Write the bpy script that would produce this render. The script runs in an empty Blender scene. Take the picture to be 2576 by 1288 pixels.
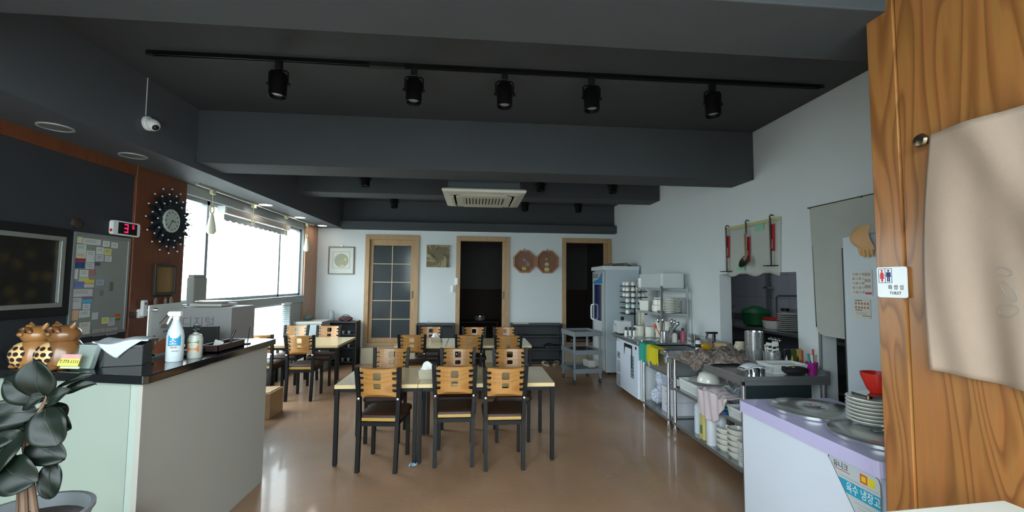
import bpy, bmesh, math, random
from mathutils import Vector, Matrix
from mathutils.geometry import delaunay_2d_cdt
random.seed(7)
PI = math.pi
S = bpy.context.scene
COL = S.collection

# ---------------------------------------------------------------- camera, sky, light, exposure
H = 1.65
YAW, PITCH, ROLL, F = 0.08656, 0.0609, 0.00867, 1079.0
fw = Vector((math.sin(YAW)*math.cos(PITCH), math.cos(YAW)*math.cos(PITCH), math.sin(PITCH)))
rt = Vector((math.cos(YAW), -math.sin(YAW), 0)); up = rt.cross(fw)
r2 = rt*math.cos(ROLL)+up*math.sin(ROLL); u2 = -rt*math.sin(ROLL)+up*math.cos(ROLL)
camd = bpy.data.cameras.new('camera'); cam = bpy.data.objects.new('camera', camd); COL.objects.link(cam)
m = Matrix((r2, u2, -fw)).transposed().to_4x4(); m.translation = Vector((0, 0, H)); cam.matrix_world = m
camd.sensor_width = 36; camd.lens = 36*F/2576; camd.clip_start = 0.05; camd.clip_end = 200
S.camera = cam

W = bpy.data.worlds.new('overcast_sky'); S.world = W; W.use_nodes = True
nt = W.node_tree; bg = nt.nodes['Background']
tc = nt.nodes.new('ShaderNodeTexCoord'); sx = nt.nodes.new('ShaderNodeSeparateXYZ'); rp = nt.nodes.new('ShaderNodeValToRGB')
nt.links.new(tc.outputs['Generated'], sx.inputs[0]); nt.links.new(sx.outputs['Z'], rp.inputs[0]); nt.links.new(rp.outputs[0], bg.inputs[0])
rp.color_ramp.elements[0].position = 0.0; rp.color_ramp.elements[0].color = (0.50, 0.55, 0.56, 1)
rp.color_ramp.elements[1].position = 0.12; rp.color_ramp.elements[1].color = (0.95, 0.97, 1.0, 1)
bg.inputs[1].default_value = 5.2

def portal(loc, sx_, sy_, rot):                       # marks a real window opening for the sky's light
    l = bpy.data.lights.new('sky_portal', 'AREA'); l.shape = 'RECTANGLE'; l.size = sx_; l.size_y = sy_
    l.cycles.is_portal = True
    o = bpy.data.objects.new('sky_portal', l); COL.objects.link(o); o.location = loc; o.rotation_euler = rot
portal((-3.42, 6.75, 1.98), 1.25, 3.4, (0, -PI/2, 0))
portal((-3.42, 6.5, 0.8), 0.94, 2.9, (0, -PI/2, 0))
portal((-0.6, -0.55, 1.6), 4.7, 3.0, (PI/2, 0, 0))
vs = S.view_settings
S.display_settings.display_device = 'sRGB'
vs.view_transform = 'Standard'; vs.look = 'None'; vs.gamma = 1; vs.use_curve_mapping = False; vs.exposure = 1.35
S.cycles.use_denoising = True
S.cycles.max_bounces = 10; S.cycles.diffuse_bounces = 6; S.cycles.transparent_max_bounces = 16
S.cycles.sample_clamp_indirect = 6

# ---------------------------------------------------------------- materials
def lin(h):
    h = h.lstrip('#'); v = [int(h[i:i+2], 16)/255 for i in (0, 2, 4)]
    return tuple((c/12.92 if c <= .04045 else ((c+.055)/1.055)**2.4) for c in v)+(1,)
MATS = {}
def mat(name, col, rough=.5, metal=0, var=.06, scale=8, bump=0, bscale=60, coat=0, alpha=1, emit=0, spec=.5, trans=0, stretch=None):
    if name in MATS: return MATS[name]
    M = bpy.data.materials.new(name); M.use_nodes = True; MATS[name] = M
    n = M.node_tree.nodes; L = M.node_tree.links; p = n['Principled BSDF']
    c = lin(col) if isinstance(col, str) else tuple(col)+(1,)
    p.inputs['Roughness'].default_value = rough; p.inputs['Metallic'].default_value = metal
    p.inputs['Coat Weight'].default_value = coat; p.inputs['Coat Roughness'].default_value = .08
    p.inputs['Specular IOR Level'].default_value = spec
    if trans: p.inputs['Transmission Weight'].default_value = trans
    t = n.new('ShaderNodeTexCoord'); mp = n.new('ShaderNodeMapping'); L.new(t.outputs['Object'], mp.inputs[0])
    if stretch: mp.inputs['Scale'].default_value = stretch
    ns = n.new('ShaderNodeTexNoise'); ns.inputs['Scale'].default_value = scale; ns.inputs['Detail'].default_value = 4
    L.new(mp.outputs[0], ns.inputs[0])
    mx = n.new('ShaderNodeMix'); mx.data_type = 'RGBA'
    mx.inputs[6].default_value = tuple(max(0, x*(1-var)) for x in c[:3])+(1,)
    mx.inputs[7].default_value = tuple(min(1, x*(1+var)) for x in c[:3])+(1,)
    L.new(ns.outputs[0], mx.inputs[0]); L.new(mx.outputs[2], p.inputs['Base Color'])
    if emit:
        p.inputs['Emission Color'].default_value = c; p.inputs['Emission Strength'].default_value = emit
    if alpha < 1: p.inputs['Alpha'].default_value = alpha
    if bump:
        nb = n.new('ShaderNodeTexNoise'); nb.inputs['Scale'].default_value = bscale; nb.inputs['Detail'].default_value = 3
        L.new(mp.outputs[0], nb.inputs[0])
        b = n.new('ShaderNodeBump'); b.inputs['Strength'].default_value = bump; b.inputs['Distance'].default_value = .01
        L.new(nb.outputs[0], b.inputs['Height']); L.new(b.outputs[0], p.inputs['Normal'])
    return M
def wood(name, c1, c2, ring=9, axis='Z', rough=.4, dist=3.0, stretch=.12, coat=.2, contrast=(.35, .65)):
    if name in MATS: return MATS[name]
    M = bpy.data.materials.new(name); M.use_nodes = True; MATS[name] = M
    n = M.node_tree.nodes; L = M.node_tree.links; p = n['Principled BSDF']
    t = n.new('ShaderNodeTexCoord'); mp = n.new('ShaderNodeMapping'); L.new(t.outputs['Object'], mp.inputs[0])
    sc = [1, 1, 1]; sc['XYZ'.index(axis)] = stretch; mp.inputs['Scale'].default_value = sc
    n1 = n.new('ShaderNodeTexNoise'); n1.inputs['Scale'].default_value = ring*.22; n1.inputs['Detail'].default_value = 2; n1.inputs['Distortion'].default_value = .3
    L.new(mp.outputs[0], n1.inputs[0])
    mu = n.new('ShaderNodeMath'); mu.operation = 'MULTIPLY'; mu.inputs[1].default_value = ring*dist; L.new(n1.outputs[0], mu.inputs[0])
    sn = n.new('ShaderNodeMath'); sn.operation = 'FRACT'; L.new(mu.outputs[0], sn.inputs[0])
    rp = n.new('ShaderNodeValToRGB'); e = rp.color_ramp.elements
    e[0].position = .0; e[0].color = lin(c1); e[1].position = contrast[0]; e[1].color = lin(c1)
    x = e.new(.86); x.color = lin(c2); x = e.new(1.0); x.color = lin(c1)
    L.new(sn.outputs[0], rp.inputs[0])
    mp2 = n.new('ShaderNodeMapping'); L.new(t.outputs['Object'], mp2.inputs[0])
    s2 = [60, 60, 60]; s2['XYZ'.index(axis)] = 3; mp2.inputs['Scale'].default_value = s2
    n2 = n.new('ShaderNodeTexNoise'); n2.inputs['Scale'].default_value = 1; n2.inputs['Detail'].default_value = 3; L.new(mp2.outputs[0], n2.inputs[0])
    mx = n.new('ShaderNodeMix'); mx.data_type = 'RGBA'; mx.blend_type = 'MULTIPLY'; mx.inputs[0].default_value = .5
    L.new(rp.outputs[0], mx.inputs[6]); L.new(n2.outputs[1], mx.inputs[7])
    hs = n.new('ShaderNodeMix'); hs.data_type = 'RGBA'; hs.inputs[0].default_value = .25; L.new(mx.outputs[2], hs.inputs[6]); hs.inputs[7].default_value = lin(c1)
    L.new(hs.outputs[2], p.inputs['Base Color'])
    p.inputs['Roughness'].default_value = rough; p.inputs['Coat Weight'].default_value = coat; p.inputs['Coat Roughness'].default_value = .15
    return M
def glass(name, tint=(.9, .96, .97), refl=.06, rough=.02):
    if name in MATS: return MATS[name]
    M = bpy.data.materials.new(name); M.use_nodes = True; MATS[name] = M
    n = M.node_tree.nodes; L = M.node_tree.links; n.remove(n['Principled BSDF'])
    tr = n.new('ShaderNodeBsdfTransparent'); tr.inputs[0].default_value = tuple(tint)+(1,)
    gl = n.new('ShaderNodeBsdfGlossy'); gl.inputs['Roughness'].default_value = rough
    mx = n.new('ShaderNodeMixShader'); mx.inputs[0].default_value = refl
    L.new(tr.outputs[0], mx.inputs[1]); L.new(gl.outputs[0], mx.inputs[2]); L.new(mx.outputs[0], n['Material Output'].inputs[0])
    return M

wall_m = mat('wall_paint', '#ccd1d2', .85, var=.02, scale=2, bump=.05, bscale=120)
ceil_m = mat('ceiling_paint', '#3c4043', .8, var=.1, scale=1.5, bump=.15, bscale=14)
soff_m = mat('soffit_paint', '#50555a', .6, var=.05, scale=2)
steel = mat('stainless', '#bcbebf', .2, .78, var=.06, scale=5, stretch=(1, 1, 12))
steel_d = mat('stainless_worn', '#a0a3a4', .25, .72, var=.12, scale=6)
chrome = mat('chrome', '#d8dadc', .1, 1, var=.02)
black_met = mat('black_metal', '#0c0c0c', .5, 0, var=.1, spec=.25)
black_pl = mat('black_plastic', '#101113', .45, var=.1)
white_pl = mat('white_plastic', '#e2e4e2', .4, var=.02)
ceram = mat('white_ceramic', '#e3e2da', .22, var=.02, coat=.3)
cream = mat('cream_ceramic', '#e8dfc6', .25, var=.03, coat=.3)
honey = wood('honey_wood', '#bd8745', '#a36c34', ring=8, axis='X', stretch=.25)
frame_w = wood('door_wood', '#b8946a', '#aa8459', ring=10, rough=.5, coat=.05)
pine = wood('pine_panel', '#a66e38', '#704119', ring=16, rough=.38, dist=1.1, stretch=.16, coat=.2, contrast=(.45, .65))
orange_w = wood('orange_wood', '#744024', '#63351c', ring=9, rough=.5, coat=.1)
red_w = wood('dark_wood', '#35231b', '#2c1c15', ring=9, rough=.8, coat=0)
vinyl = mat('brown_vinyl', '#38241a', .5, var=.12, spec=.3, coat=.0, bump=.05, bscale=200)
lam = mat('table_laminate', '#cbb892', .25, var=.04, coat=.3)
lam_e = mat('table_edge', '#d2b988', .4, var=.05)
lav = mat('lavender_plastic', '#bdb8dd', .35, var=.02, coat=.1)
ice = mat('fridge_white', '#d3dbe8', .35, var=.01, coat=.2)
fr_w = mat('appliance_white', '#c9cfd2', .4, var=.02)
granite = mat('black_granite', '#15181a', .12, var=.5, scale=120, coat=.6)
ctr_g = mat('counter_grey', '#a5a39b', .6, var=.03)
ctr_w = mat('counter_white', '#98a398', .5, var=.03)
cartm = mat('grey_cart_plastic', '#72797d', .5, var=.05)
dark_sh = mat('dark_shelf', '#34373a', .6, var=.08)
red_m = mat('red_plastic', '#c8281c', .35, var=.05)
glass_m = glass('window_glass'); dglass = mat('door_glass', '#42484b', .12, var=.03, alpha=.86); clear = glass('clear_acrylic', (.86, .9, .9), .12)
frost = mat('frosted_plastic', '#d5dadb', .45, var=.03, alpha=.75)
paper = mat('paper_white', '#d8d8d2', .8, var=.03)
ink = mat('black_ink', '#1a1a1c', .7)
LED = mat('downlight_glow', '#fff6ea', .5, emit=9)

# ---------------------------------------------------------------- mesh helpers
class B:
    def __init__(s): s.bm = bmesh.new()
    def box(s, x0, x1, y0, y1, z0, z1, M=None):
        c = Matrix.Translation(((x0+x1)/2, (y0+y1)/2, (z0+z1)/2)) @ Matrix.Diagonal((abs(x1-x0), abs(y1-y0), abs(z1-z0), 1))
        if M is not None: c = M @ c
        bmesh.ops.create_cube(s.bm, size=1, matrix=c); return s
    def tube(s, pts, r, n=8, cap=True):
        pts = [Vector(p) for p in pts]; rs = r if isinstance(r, (list, tuple)) else [r]*len(pts); rings = []
        prev = None
        for i, p in enumerate(pts):
            d = (pts[min(i+1, len(pts)-1)]-pts[max(i-1, 0)]).normalized()
            a = prev if prev is not None else (Vector((0, 0, 1)) if abs(d.z) < .9 else Vector((1, 0, 0)))
            x = (a-d*a.dot(d)).normalized(); y = d.cross(x); prev = x
            rings.append([s.bm.verts.new(p+(x*math.cos(2*PI*k/n)+y*math.sin(2*PI*k/n))*rs[i]) for k in range(n)])
        for a, b in zip(rings, rings[1:]):
            for k in range(n): s.bm.faces.new((a[k], a[(k+1) % n], b[(k+1) % n], b[k]))
        if cap: s.bm.faces.new(rings[0][::-1]); s.bm.faces.new(rings[-1])
        return s
    def lathe(s, prof, n=24, c=(0, 0, 0), M=None, cap=True):
        rings = []
        for r, z in prof:
            r = max(r, .0003); ring = []
            for k in range(n):
                v = Vector((r*math.cos(2*PI*k/n), r*math.sin(2*PI*k/n), z))
                if M is not None: v = M @ v
                ring.append(s.bm.verts.new(v+Vector(c)))
            rings.append(ring)
        for a, b in zip(rings, rings[1:]):
            for k in range(n): s.bm.faces.new((a[k], a[(k+1) % n], b[(k+1) % n], b[k]))
        if cap:
            s.bm.faces.new(rings[0][::-1]); s.bm.faces.new(rings[-1])
        return s
    def ball(s, c, r, sc=(1, 1, 1), u=14, v=9, M=None):
        m_ = Matrix.Translation(c) @ (M if M is not None else Matrix()) @ Matrix.Diagonal((sc[0]*r, sc[1]*r, sc[2]*r, 1))
        bmesh.ops.create_uvsphere(s.bm, u_segments=u, v_segments=v, radius=1, matrix=m_); return s
    def plate(s, outline, holes=(), t=.01, fn=None, extra=()):
        """polygon with holes in (a, b); fn(a, b, d) -> point, d = 0 .. t is the depth"""
        vs_, es = [], []
        for loop in [outline]+list(holes):
            o = len(vs_); vs_ += [Vector(p) for p in loop]; es += [(o+i, o+(i+1) % len(loop)) for i in range(len(loop))]
        vs_ += [Vector(p) for p in extra]
        V, _, Fc, *_ = delaunay_2d_cdt(vs_, es, [], 0, 1e-5)
        def inside(p, L_):
            c = False
            for i in range(len(L_)):
                x1_, y1_ = L_[i]; x2_, y2_ = L_[i-1]
                if (y1_ > p[1]) != (y2_ > p[1]) and p[0] < (x2_-x1_)*(p[1]-y1_)/(y2_-y1_)+x1_: c = not c
            return c
        keep = []
        for f in Fc:
            q = (sum(V[i].x for i in f)/len(f), sum(V[i].y for i in f)/len(f))
            if inside(q, outline) and not any(inside(q, h) for h in holes): keep.append(f)
        Fc = keep
        f0 = fn or (lambda a, b, d: Vector((a, d, b)))
        A = [s.bm.verts.new(f0(v.x, v.y, 0)) for v in V]; Z = [s.bm.verts.new(f0(v.x, v.y, t)) for v in V]
        ed = {}
        for f in Fc:
            s.bm.faces.new([A[i] for i in f]); s.bm.faces.new([Z[i] for i in reversed(f)])
            for i in range(len(f)):
                k = (f[i], f[(i+1) % len(f)])
                if (k[1], k[0]) in ed: del ed[(k[1], k[0])]
                else: ed[k] = 1
        for a, b in ed: s.bm.faces.new((A[b], A[a], Z[a], Z[b]))
        return s
    def grid(s, nx, ny, fn):
        g = [[s.bm.verts.new(fn(i/nx, j/ny)) for j in range(ny+1)] for i in range(nx+1)]
        for i in range(nx):
            for j in range(ny): s.bm.faces.new((g[i][j], g[i+1][j], g[i+1][j+1], g[i][j+1]))
        return s
def obj(name, b, m_, parent=None, label=None, smooth=False, bev=0, solid=0, loc=None, rot=None, sub=0, kind=None):
    bm = b.bm
    bmesh.ops.recalc_face_normals(bm, faces=bm.faces)
    me = bpy.data.meshes.new(name); bm.to_mesh(me); bm.free()
    for mm in (m_ if isinstance(m_, (list, tuple)) else [m_]): me.materials.append(mm)
    if smooth:
        for f in me.polygons: f.use_smooth = True
        try: me.set_sharp_from_angle(angle=math.radians(38))
        except Exception: pass
    o = bpy.data.objects.new(name, me); COL.objects.link(o)
    if solid:
        md = o.modifiers.new('solid', 'SOLIDIFY'); md.thickness = solid; md.offset = 0
    if bev:
        md = o.modifiers.new('bevel', 'BEVEL'); md.width = bev; md.segments = 2; md.limit_method = 'ANGLE'; md.angle_limit = math.radians(50); md.harden_normals = False
    if sub:
        md = o.modifiers.new('sub', 'SUBSURF'); md.levels = sub; md.render_levels = sub
    if parent is not None: o.parent = parent
    if loc is not None: o.location = loc
    if rot is not None: o.rotation_euler = rot
    if label: o['label'] = label
    if kind: o['kind'] = kind
    return o
def tag(o, label, cat, group=None):
    o['label'] = label; o['category'] = cat
    if group: o['group'] = group
    return o
def thing(name, label, cat, loc=(0, 0, 0), rz=0, group=None):
    o = bpy.data.objects.new(name, None); COL.objects.link(o); o.empty_display_size = .1
    o.location = loc; o.rotation_euler = (0, 0, rz); return tag(o, label, cat, group)
def struct(name, b, m_, parent=None, **k): return obj(name, b, m_, parent, kind='structure', **k)
def dup(root, loc, rz, label, group=None):
    r = root.copy(); COL.objects.link(r); r.location = loc; r.rotation_euler = (0, 0, rz); r['label'] = label
    if group: r['group'] = group
    for ch in list(root.children):
        c = ch.copy(); COL.objects.link(c); c.parent = r
        for g in list(ch.children):
            d = g.copy(); COL.objects.link(d); d.parent = c
    return r
def rrect(x0, x1, y0, y1, r, n=4):
    o = []
    for cx, cy, a in ((x1-r, y1-r, 0), (x0+r, y1-r, 90), (x0+r, y0+r, 180), (x1-r, y0+r, 270)):
        for k in range(n+1):
            t = math.radians(a+90*k/n); o.append((cx+r*math.cos(t), cy+r*math.sin(t)))
    return o
def circ(cx, cy, r, n=16, ry=None): return [(cx+r*math.cos(2*PI*k/n), cy+(ry or r)*math.sin(2*PI*k/n)) for k in range(n)]
def text(name, s, size, M, m_, parent, align='LEFT', ext=.0004, label=None, sx=1.0):
    cu = bpy.data.curves.new('t', 'FONT'); cu.body = s; cu.size = size; cu.extrude = ext; cu.align_x = align; cu.align_y = 'CENTER'; cu.resolution_u = 3
    o = bpy.data.objects.new('t', cu); COL.objects.link(o)
    dg = bpy.context.evaluated_depsgraph_get(); me = bpy.data.meshes.new_from_object(o.evaluated_get(dg))
    bpy.data.objects.remove(o); me.name = name; me.materials.clear(); me.materials.append(m_)
    me.transform(M @ Matrix.Diagonal((sx, 1, 1, 1)))
    r = bpy.data.objects.new(name, me); COL.objects.link(r)
    if parent is not None: r.parent = parent
    if label: r['label'] = label
    return r
def frame_mat(o, x, y):                               # text frame: origin, reading direction, up direction
    x = Vector(x).normalized(); y = Vector(y).normalized(); z = x.cross(y)
    M = Matrix((x, y, z)).transposed().to_4x4(); M.translation = Vector(o); return M
FY = ((0, -1, 0), (0, 0, 1))                          # read on a surface that faces -x
FL = ((0, 1, 0), (0, 0, 1))                           # read on a surface that faces +x
FC = ((1, 0, 0), (0, 0, 1))                           # read on a surface that faces the entrance (-y)

XL, XR, YB, ZC, ZS = -3.25, 3.03, 9.1, 3.32, 2.73
# ---------------------------------------------------------------- setting
def floor_material():
    M = mat('floor_vinyl', '#9f7c60', .3, var=.22, scale=2.2, coat=.25)
    n = M.node_tree.nodes; L = M.node_tree.links; p = n['Principled BSDF']
    t = n.new('ShaderNodeTexCoord')
    a = n.new('ShaderNodeTexNoise'); a.inputs['Scale'].default_value = 1.3; a.inputs['Detail'].default_value = 6; a.inputs['Roughness'].default_value = .7; a.inputs['Distortion'].default_value = 1.2
    L.new(t.outputs['Object'], a.inputs[0])
    mp = n.new('ShaderNodeMapping'); mp.inputs['Scale'].default_value = (6, 18, 6); mp.inputs['Rotation'].default_value = (0, 0, .5); L.new(t.outputs['Object'], mp.inputs[0])
    s = n.new('ShaderNodeTexNoise'); s.inputs['Scale'].default_value = 1.6; s.inputs['Detail'].default_value = 7; s.inputs['Roughness'].default_value = .75; s.inputs['Distortion'].default_value = 2.5
    L.new(mp.outputs[0], s.inputs[0])
    r1 = n.new('ShaderNodeValToRGB'); r1.color_ramp.elements[0].position = .53; r1.color_ramp.elements[1].position = .62
    L.new(s.outputs[0], r1.inputs[0])
    r2_ = n.new('ShaderNodeValToRGB'); r2_.color_ramp.elements[0].position = .42; r2_.color_ramp.elements[1].position = .60
    L.new(a.outputs[0], r2_.inputs[0])
    mu = n.new('ShaderNodeMath'); mu.operation = 'MULTIPLY'; L.new(r1.outputs[0], mu.inputs[0]); L.new(r2_.outputs[0], mu.inputs[1])
    m5 = n.new('ShaderNodeMath'); m5.operation = 'MULTIPLY'; m5.inputs[1].default_value = .38; L.new(mu.outputs[0], m5.inputs[0])
    mx = n.new('ShaderNodeMix'); mx.data_type = 'RGBA'; old = p.inputs['Base Color'].links[0].from_socket
    L.new(m5.outputs[0], mx.inputs[0]); L.new(old, mx.inputs[6]); mx.inputs[7].default_value = lin('#b9aa9c'); L.new(mx.outputs[2], p.inputs['Base Color'])
    ro = n.new('ShaderNodeMath'); ro.operation = 'MULTIPLY_ADD'; ro.inputs[1].default_value = .35; ro.inputs[2].default_value = .22; L.new(a.outputs[0], ro.inputs[0]); L.new(ro.outputs[0], p.inputs['Roughness'])
    return M
struct('floor', B().box(XL-.15, 6.2, -.65, 12.2, -.1, 0), floor_material())
struct('ceiling', B().box(XL-.15, XR+.15, -.65, YB+.15, ZC, ZC+.15), ceil_m)
# right wall with hatch (3.81-5.09 x .92-1.77) and kitchen doorway (2.45-3.52 x 0-2.2)
b = B(); x0, x1 = XR, XR+.15
b.box(x0, x1, 5.09, YB, 0, ZC).box(x0, x1, 3.81, 5.09, 0, .90).box(x0, x1, 3.81, 5.09, 1.77, ZC).box(x0, x1, 3.55, 3.81, 0, ZC)
b.box(x0, x1, 2.4, 3.55, 2.2, ZC).box(x0, x1, -.65, 2.4, 0, ZC)
struct('wall_right', b, wall_m)
# back wall with three door openings
doors = [(-2.26, -1.16), (-.39, .74), (1.87, 2.965)]
b = B(); xs = [XL-.15]+[v for d in doors for v in d]+[XR+.15]
for i in range(0, 8, 2): b.box(xs[i], xs[i+1], YB, YB+.12, 0, 2.85)
for d in doors: b.box(d[0], d[1], YB, YB+.12, 2.61, 2.85).box(d[0], d[1], YB, YB+.12, 0, .38)
struct('wall_back', b, wall_m)
struct('trim_1', B().box(XL, XR, YB-.003, YB+.12, 2.85, ZC), ceil_m)
# left wall with two window rows
b = B(); x0, x1 = XL-.15, XL
b.box(x0, x1, -.65, 5.05, 0, ZC).box(x0, x1, 8.45, YB, 0, ZC).box(x0, x1, 5.05, 8.45, 2.62, ZC).box(x0, x1, 5.05, 8.45, 1.27, 1.36)
b.box(x0, x1, 5.05, 8.45, 0, .34).box(x0, x1, 7.95, 8.45, .34, 1.27)
struct('wall_left', b, mat('left_wall_paint', '#a9adad', .8))
struct('trim_2', B().box(XL, XL+.006, -.5, 4.34, 0, 2.63), mat('dark_panel_paint', '#2b2e32', .7, var=.05))
# front wall with the entrance glazing behind the viewer
b = B(); b.box(XL-.15, -2.95, -.65, -.5, 0, ZC).box(1.75, XR+.15, -.65, -.5, 0, ZC).box(-2.95, 1.75, -.65, -.5, 3.1, ZC).box(-2.95, 1.75, -.65, -.5, 0, .1)
struct('wall_front', b, mat('front_wall_paint', '#8b8d8e', .8))
wf = struct('window_3', B().box(-2.95, 1.75, -.59, -.57, .1, 3.1), glass_m)
b = B()
for x in (-2.95, -1.4, .15, 1.71): b.box(x, x+.05, -.62, -.54, .1, 3.1)
obj('window_frame', b, black_met, wf)
# soffit above the window side, beams
struct('soffit', B().box(XL, -2.73, -.5, YB, ZS, ZC), soff_m)
for i, (a, c, z) in enumerate(((1.58, 1.97, 2.79), (4.38, 4.79, 2.79), (6.77, 7.17, 3.01), (8.92, YB, 2.71))):
    struct('beam', B().box(-2.73, XR-.003, a, c, z, ZC if i < 3 else 2.87), ceil_m, bev=.006)
# wooden trim on the left wall
struct('trim_3', B().box(XL, XL+.02, -.5, 4.34, 2.63, ZS), orange_w)
struct('pillar', B().box(XL, XL+.03, 4.34, 5.05, 0, ZS), orange_w, bev=.004)
struct('pillar', B().box(XL, XL+.03, 8.47, YB, 0, ZS), wood('back_pillar_wood', '#c08c66', '#b07c58', ring=9), bev=.004)
# windows
metal_w = mat('window_frame_metal', '#8f979b', .4, .3)
def window(name, y0, y1, z0, z1, mull):
    w = struct(name, B().box(XL-.09, XL-.085, y0, y1, z0, z1), glass_m)
    b = B().box(XL-.12, XL-.05, y0, y1, z0, z0+.05).box(XL-.12, XL-.05, y0, y1, z1-.05, z1)
    for y in [y0]+mull+[y1-.05]: b.box(XL-.12, XL-.05, y, y+.05, z0, z1)
    obj('window_frame', b, metal_w, w)
    return w
w1 = window('window_1', 5.05, 8.45, 1.36, 2.62, [5.56, 7.55]); w2 = window('window_2', 5.05, 7.95, .34, 1.27, [6.6])
obj('window_sill', B().box(XL-.02, XL+.05, 5.05, 8.47, 1.25, 1.37), mat('sill_grey', '#8d979b', .45), w1, bev=.005)
# soil outside the windows: a pale yard far below the sky line
struct('ground_outside', B().box(-40, XL-.15, -30, 40, -.35, -.3), mat('pale_yard', '#a8aaa5', .9, var=.2, scale=.3))
struct('ground_entrance', B().box(XL-.15, 30, -40, -.65, -.35, -.3), mat('pale_paving', '#a9aaa8', .9, var=.1, scale=.3))
# rooms behind the three doors
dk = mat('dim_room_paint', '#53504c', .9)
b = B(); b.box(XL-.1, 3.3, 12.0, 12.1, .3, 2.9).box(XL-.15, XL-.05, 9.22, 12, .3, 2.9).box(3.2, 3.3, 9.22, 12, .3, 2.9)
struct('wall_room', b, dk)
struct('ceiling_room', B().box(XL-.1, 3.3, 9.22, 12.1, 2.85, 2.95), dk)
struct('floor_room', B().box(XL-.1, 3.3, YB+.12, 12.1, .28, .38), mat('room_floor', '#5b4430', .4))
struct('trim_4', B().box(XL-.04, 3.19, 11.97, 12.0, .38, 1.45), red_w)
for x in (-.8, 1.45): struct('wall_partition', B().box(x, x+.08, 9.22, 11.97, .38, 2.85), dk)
def door_frame(name, x0, x1):
    b = B(); y0, y1 = YB-.03, YB+.12
    b.box(x0, x0+.09, y0, y1, .38, 2.61).box(x1-.09, x1, y0, y1, .38, 2.61).box(x0+.09, x1-.09, y0, y1, 2.51, 2.61).box(x0, x1, y0, y1, .32, .385)
    return struct(name, b, frame_w, bev=.004)
d1 = door_frame('door_1', -2.26, -1.16); d2 = door_frame('door_2', -.39, .74); d3 = door_frame('door_3', 1.87, 2.965)
b = B(); y0, y1 = YB+.03, YB+.065
b.box(-2.17, -2.10, y0, y1, .385, 2.51).box(-1.33, -1.23, y0, y1, .385, 2.51).box(-2.10, -1.33, y0, y1, 2.39, 2.51).box(-2.10, -1.33, y0, y1, .385, .48)
leaf = obj('door_leaf', b, frame_w, d1, bev=.003)
b = B()
b.box(-1.723, -1.708, y0+.005, y1-.003, .48, 2.39)
for k in range(1, 5): b.box(-2.10, -1.33, y0+.006, y1-.004, .48+k*.382-.007, .48+k*.382+.007)
obj('glazing_bar', b, mat('pale_bar', '#c4b18f', .5), leaf)
for i in range(2):
    for k in range(5):
        xa, xb = ((-2.10, -1.723), (-1.708, -1.33))[i]
        obj('pane', B().box(xa, xb, YB+.045, YB+.049, .48+k*.382+(.007 if k else 0), .48+(k+1)*.382-.007), dglass, leaf)
def pull(x, z, par): obj('door_handle', B().plate(rrect(x-.013, x+.013, z-.075, z+.075, .01), [rrect(x-.006, x+.006, z-.06, z+.06, .004)], .012, lambda a, b_, d: Vector((a, YB+.022+d, b_))).box(x-.006, x+.006, YB+.031, YB+.033, z-.06, z+.06), mat('dark_brass', '#40352a', .4, .6), par)
pull(-1.285, 1.37, leaf)
lf2 = obj('door_leaf', B().box(.585, .65, y0, y1, .385, 2.51), frame_w, d2, bev=.003); pull(.62, 1.37, lf2)
lf3 = obj('door_leaf', B().box(2.80, 2.875, y0, y1, .385, 2.51), frame_w, d3, bev=.003)
# things in the dim rooms
t = thing('low_table', 'low dark table inside the dim room seen through the open middle door', 'table', (.1, 10.6, .38))
obj('tabletop', B().box(-.55, .5, -.35, .35, .30, .33), red_w, t, bev=.005)
for sx_ in (-.48, .44):
    for sy in (-.3, .26): obj('leg', B().box(sx_, sx_+.04, sy, sy+.04, 0, .30), red_w, t)
o = obj('bowl', B().lathe([(.07, 0), (.13, .02), (.14, .11), (.13, .11), (.12, .03), (.0, .02)], 20, (.14, 10.45, .712)), steel_d, smooth=True); tag(o, 'steel bowl on the low table behind the middle door', 'bowl')
o = obj('floor_cushion', B().box(2.0, 2.6, 10.2, 10.8, .382, .46), mat('grey_cushion', '#6a655e', .8), bev=.02); tag(o, 'flat grey floor cushion inside the right-hand room past the open door', 'cushion')

# kitchen behind the hatch
tile = mat('kitchen_tile', '#b2b6bc', .35, var=.03)
kx = 5.5
b = B(); b.box(kx, kx+.1, 1.5, 9.1, 0, 2.9).box(XR+.15, kx, 9.0, 9.1, 0, 2.9).box(XR+.15, kx, 1.5, 1.6, 0, 2.9)
kw = struct('wall_kitchen', b, mat('tile_grout', '#6f7276', .8))
struct('ceiling_kitchen', B().box(XR+.15, kx+.1, 1.5, 9.1, 2.85, 2.95), mat('kitchen_ceiling', '#a0a2a4', .8))
tme = None
for j in range(4):
    for i in range(9):
        y = 6.2+i*.30; z = .98+j*.42
        if tme is None: tme = obj('tile', B().box(-.012, 0, .003, .297, .003, .417), tile, kw, loc=(kx, y, z), bev=0); 
        else:
            o = tme.copy(); COL.objects.link(o); o.location = (kx, y, z)
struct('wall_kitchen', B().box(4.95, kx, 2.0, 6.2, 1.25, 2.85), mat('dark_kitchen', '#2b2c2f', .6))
t = thing('kitchen_sink_counter', 'stainless sink counter against the tiled wall inside the kitchen hatch', 'counter', (4.45, 6.5, 0))
obj('worktop', B().box(0, 1.04, -2.3, 2.3, .91, .95).box(1.0, 1.04, -2.3, 2.3, .95, 1.05), steel_d, t, bev=.004)
obj('basin', B().box(-.0, .6, 1.15, 2.1, .62, .90).box(-.02, 0, 1.1, 2.15, .60, .94), steel_d, t)
obj('lower_shelf', B().box(.05, 1.0, -2.25, 2.2, .3, .33), steel_d, t)
for y in (-2.2, -.1, 2.2): obj('leg', B().tube([(.05, y, 0), (.05, y, .91)], .02), steel_d, t)
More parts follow.
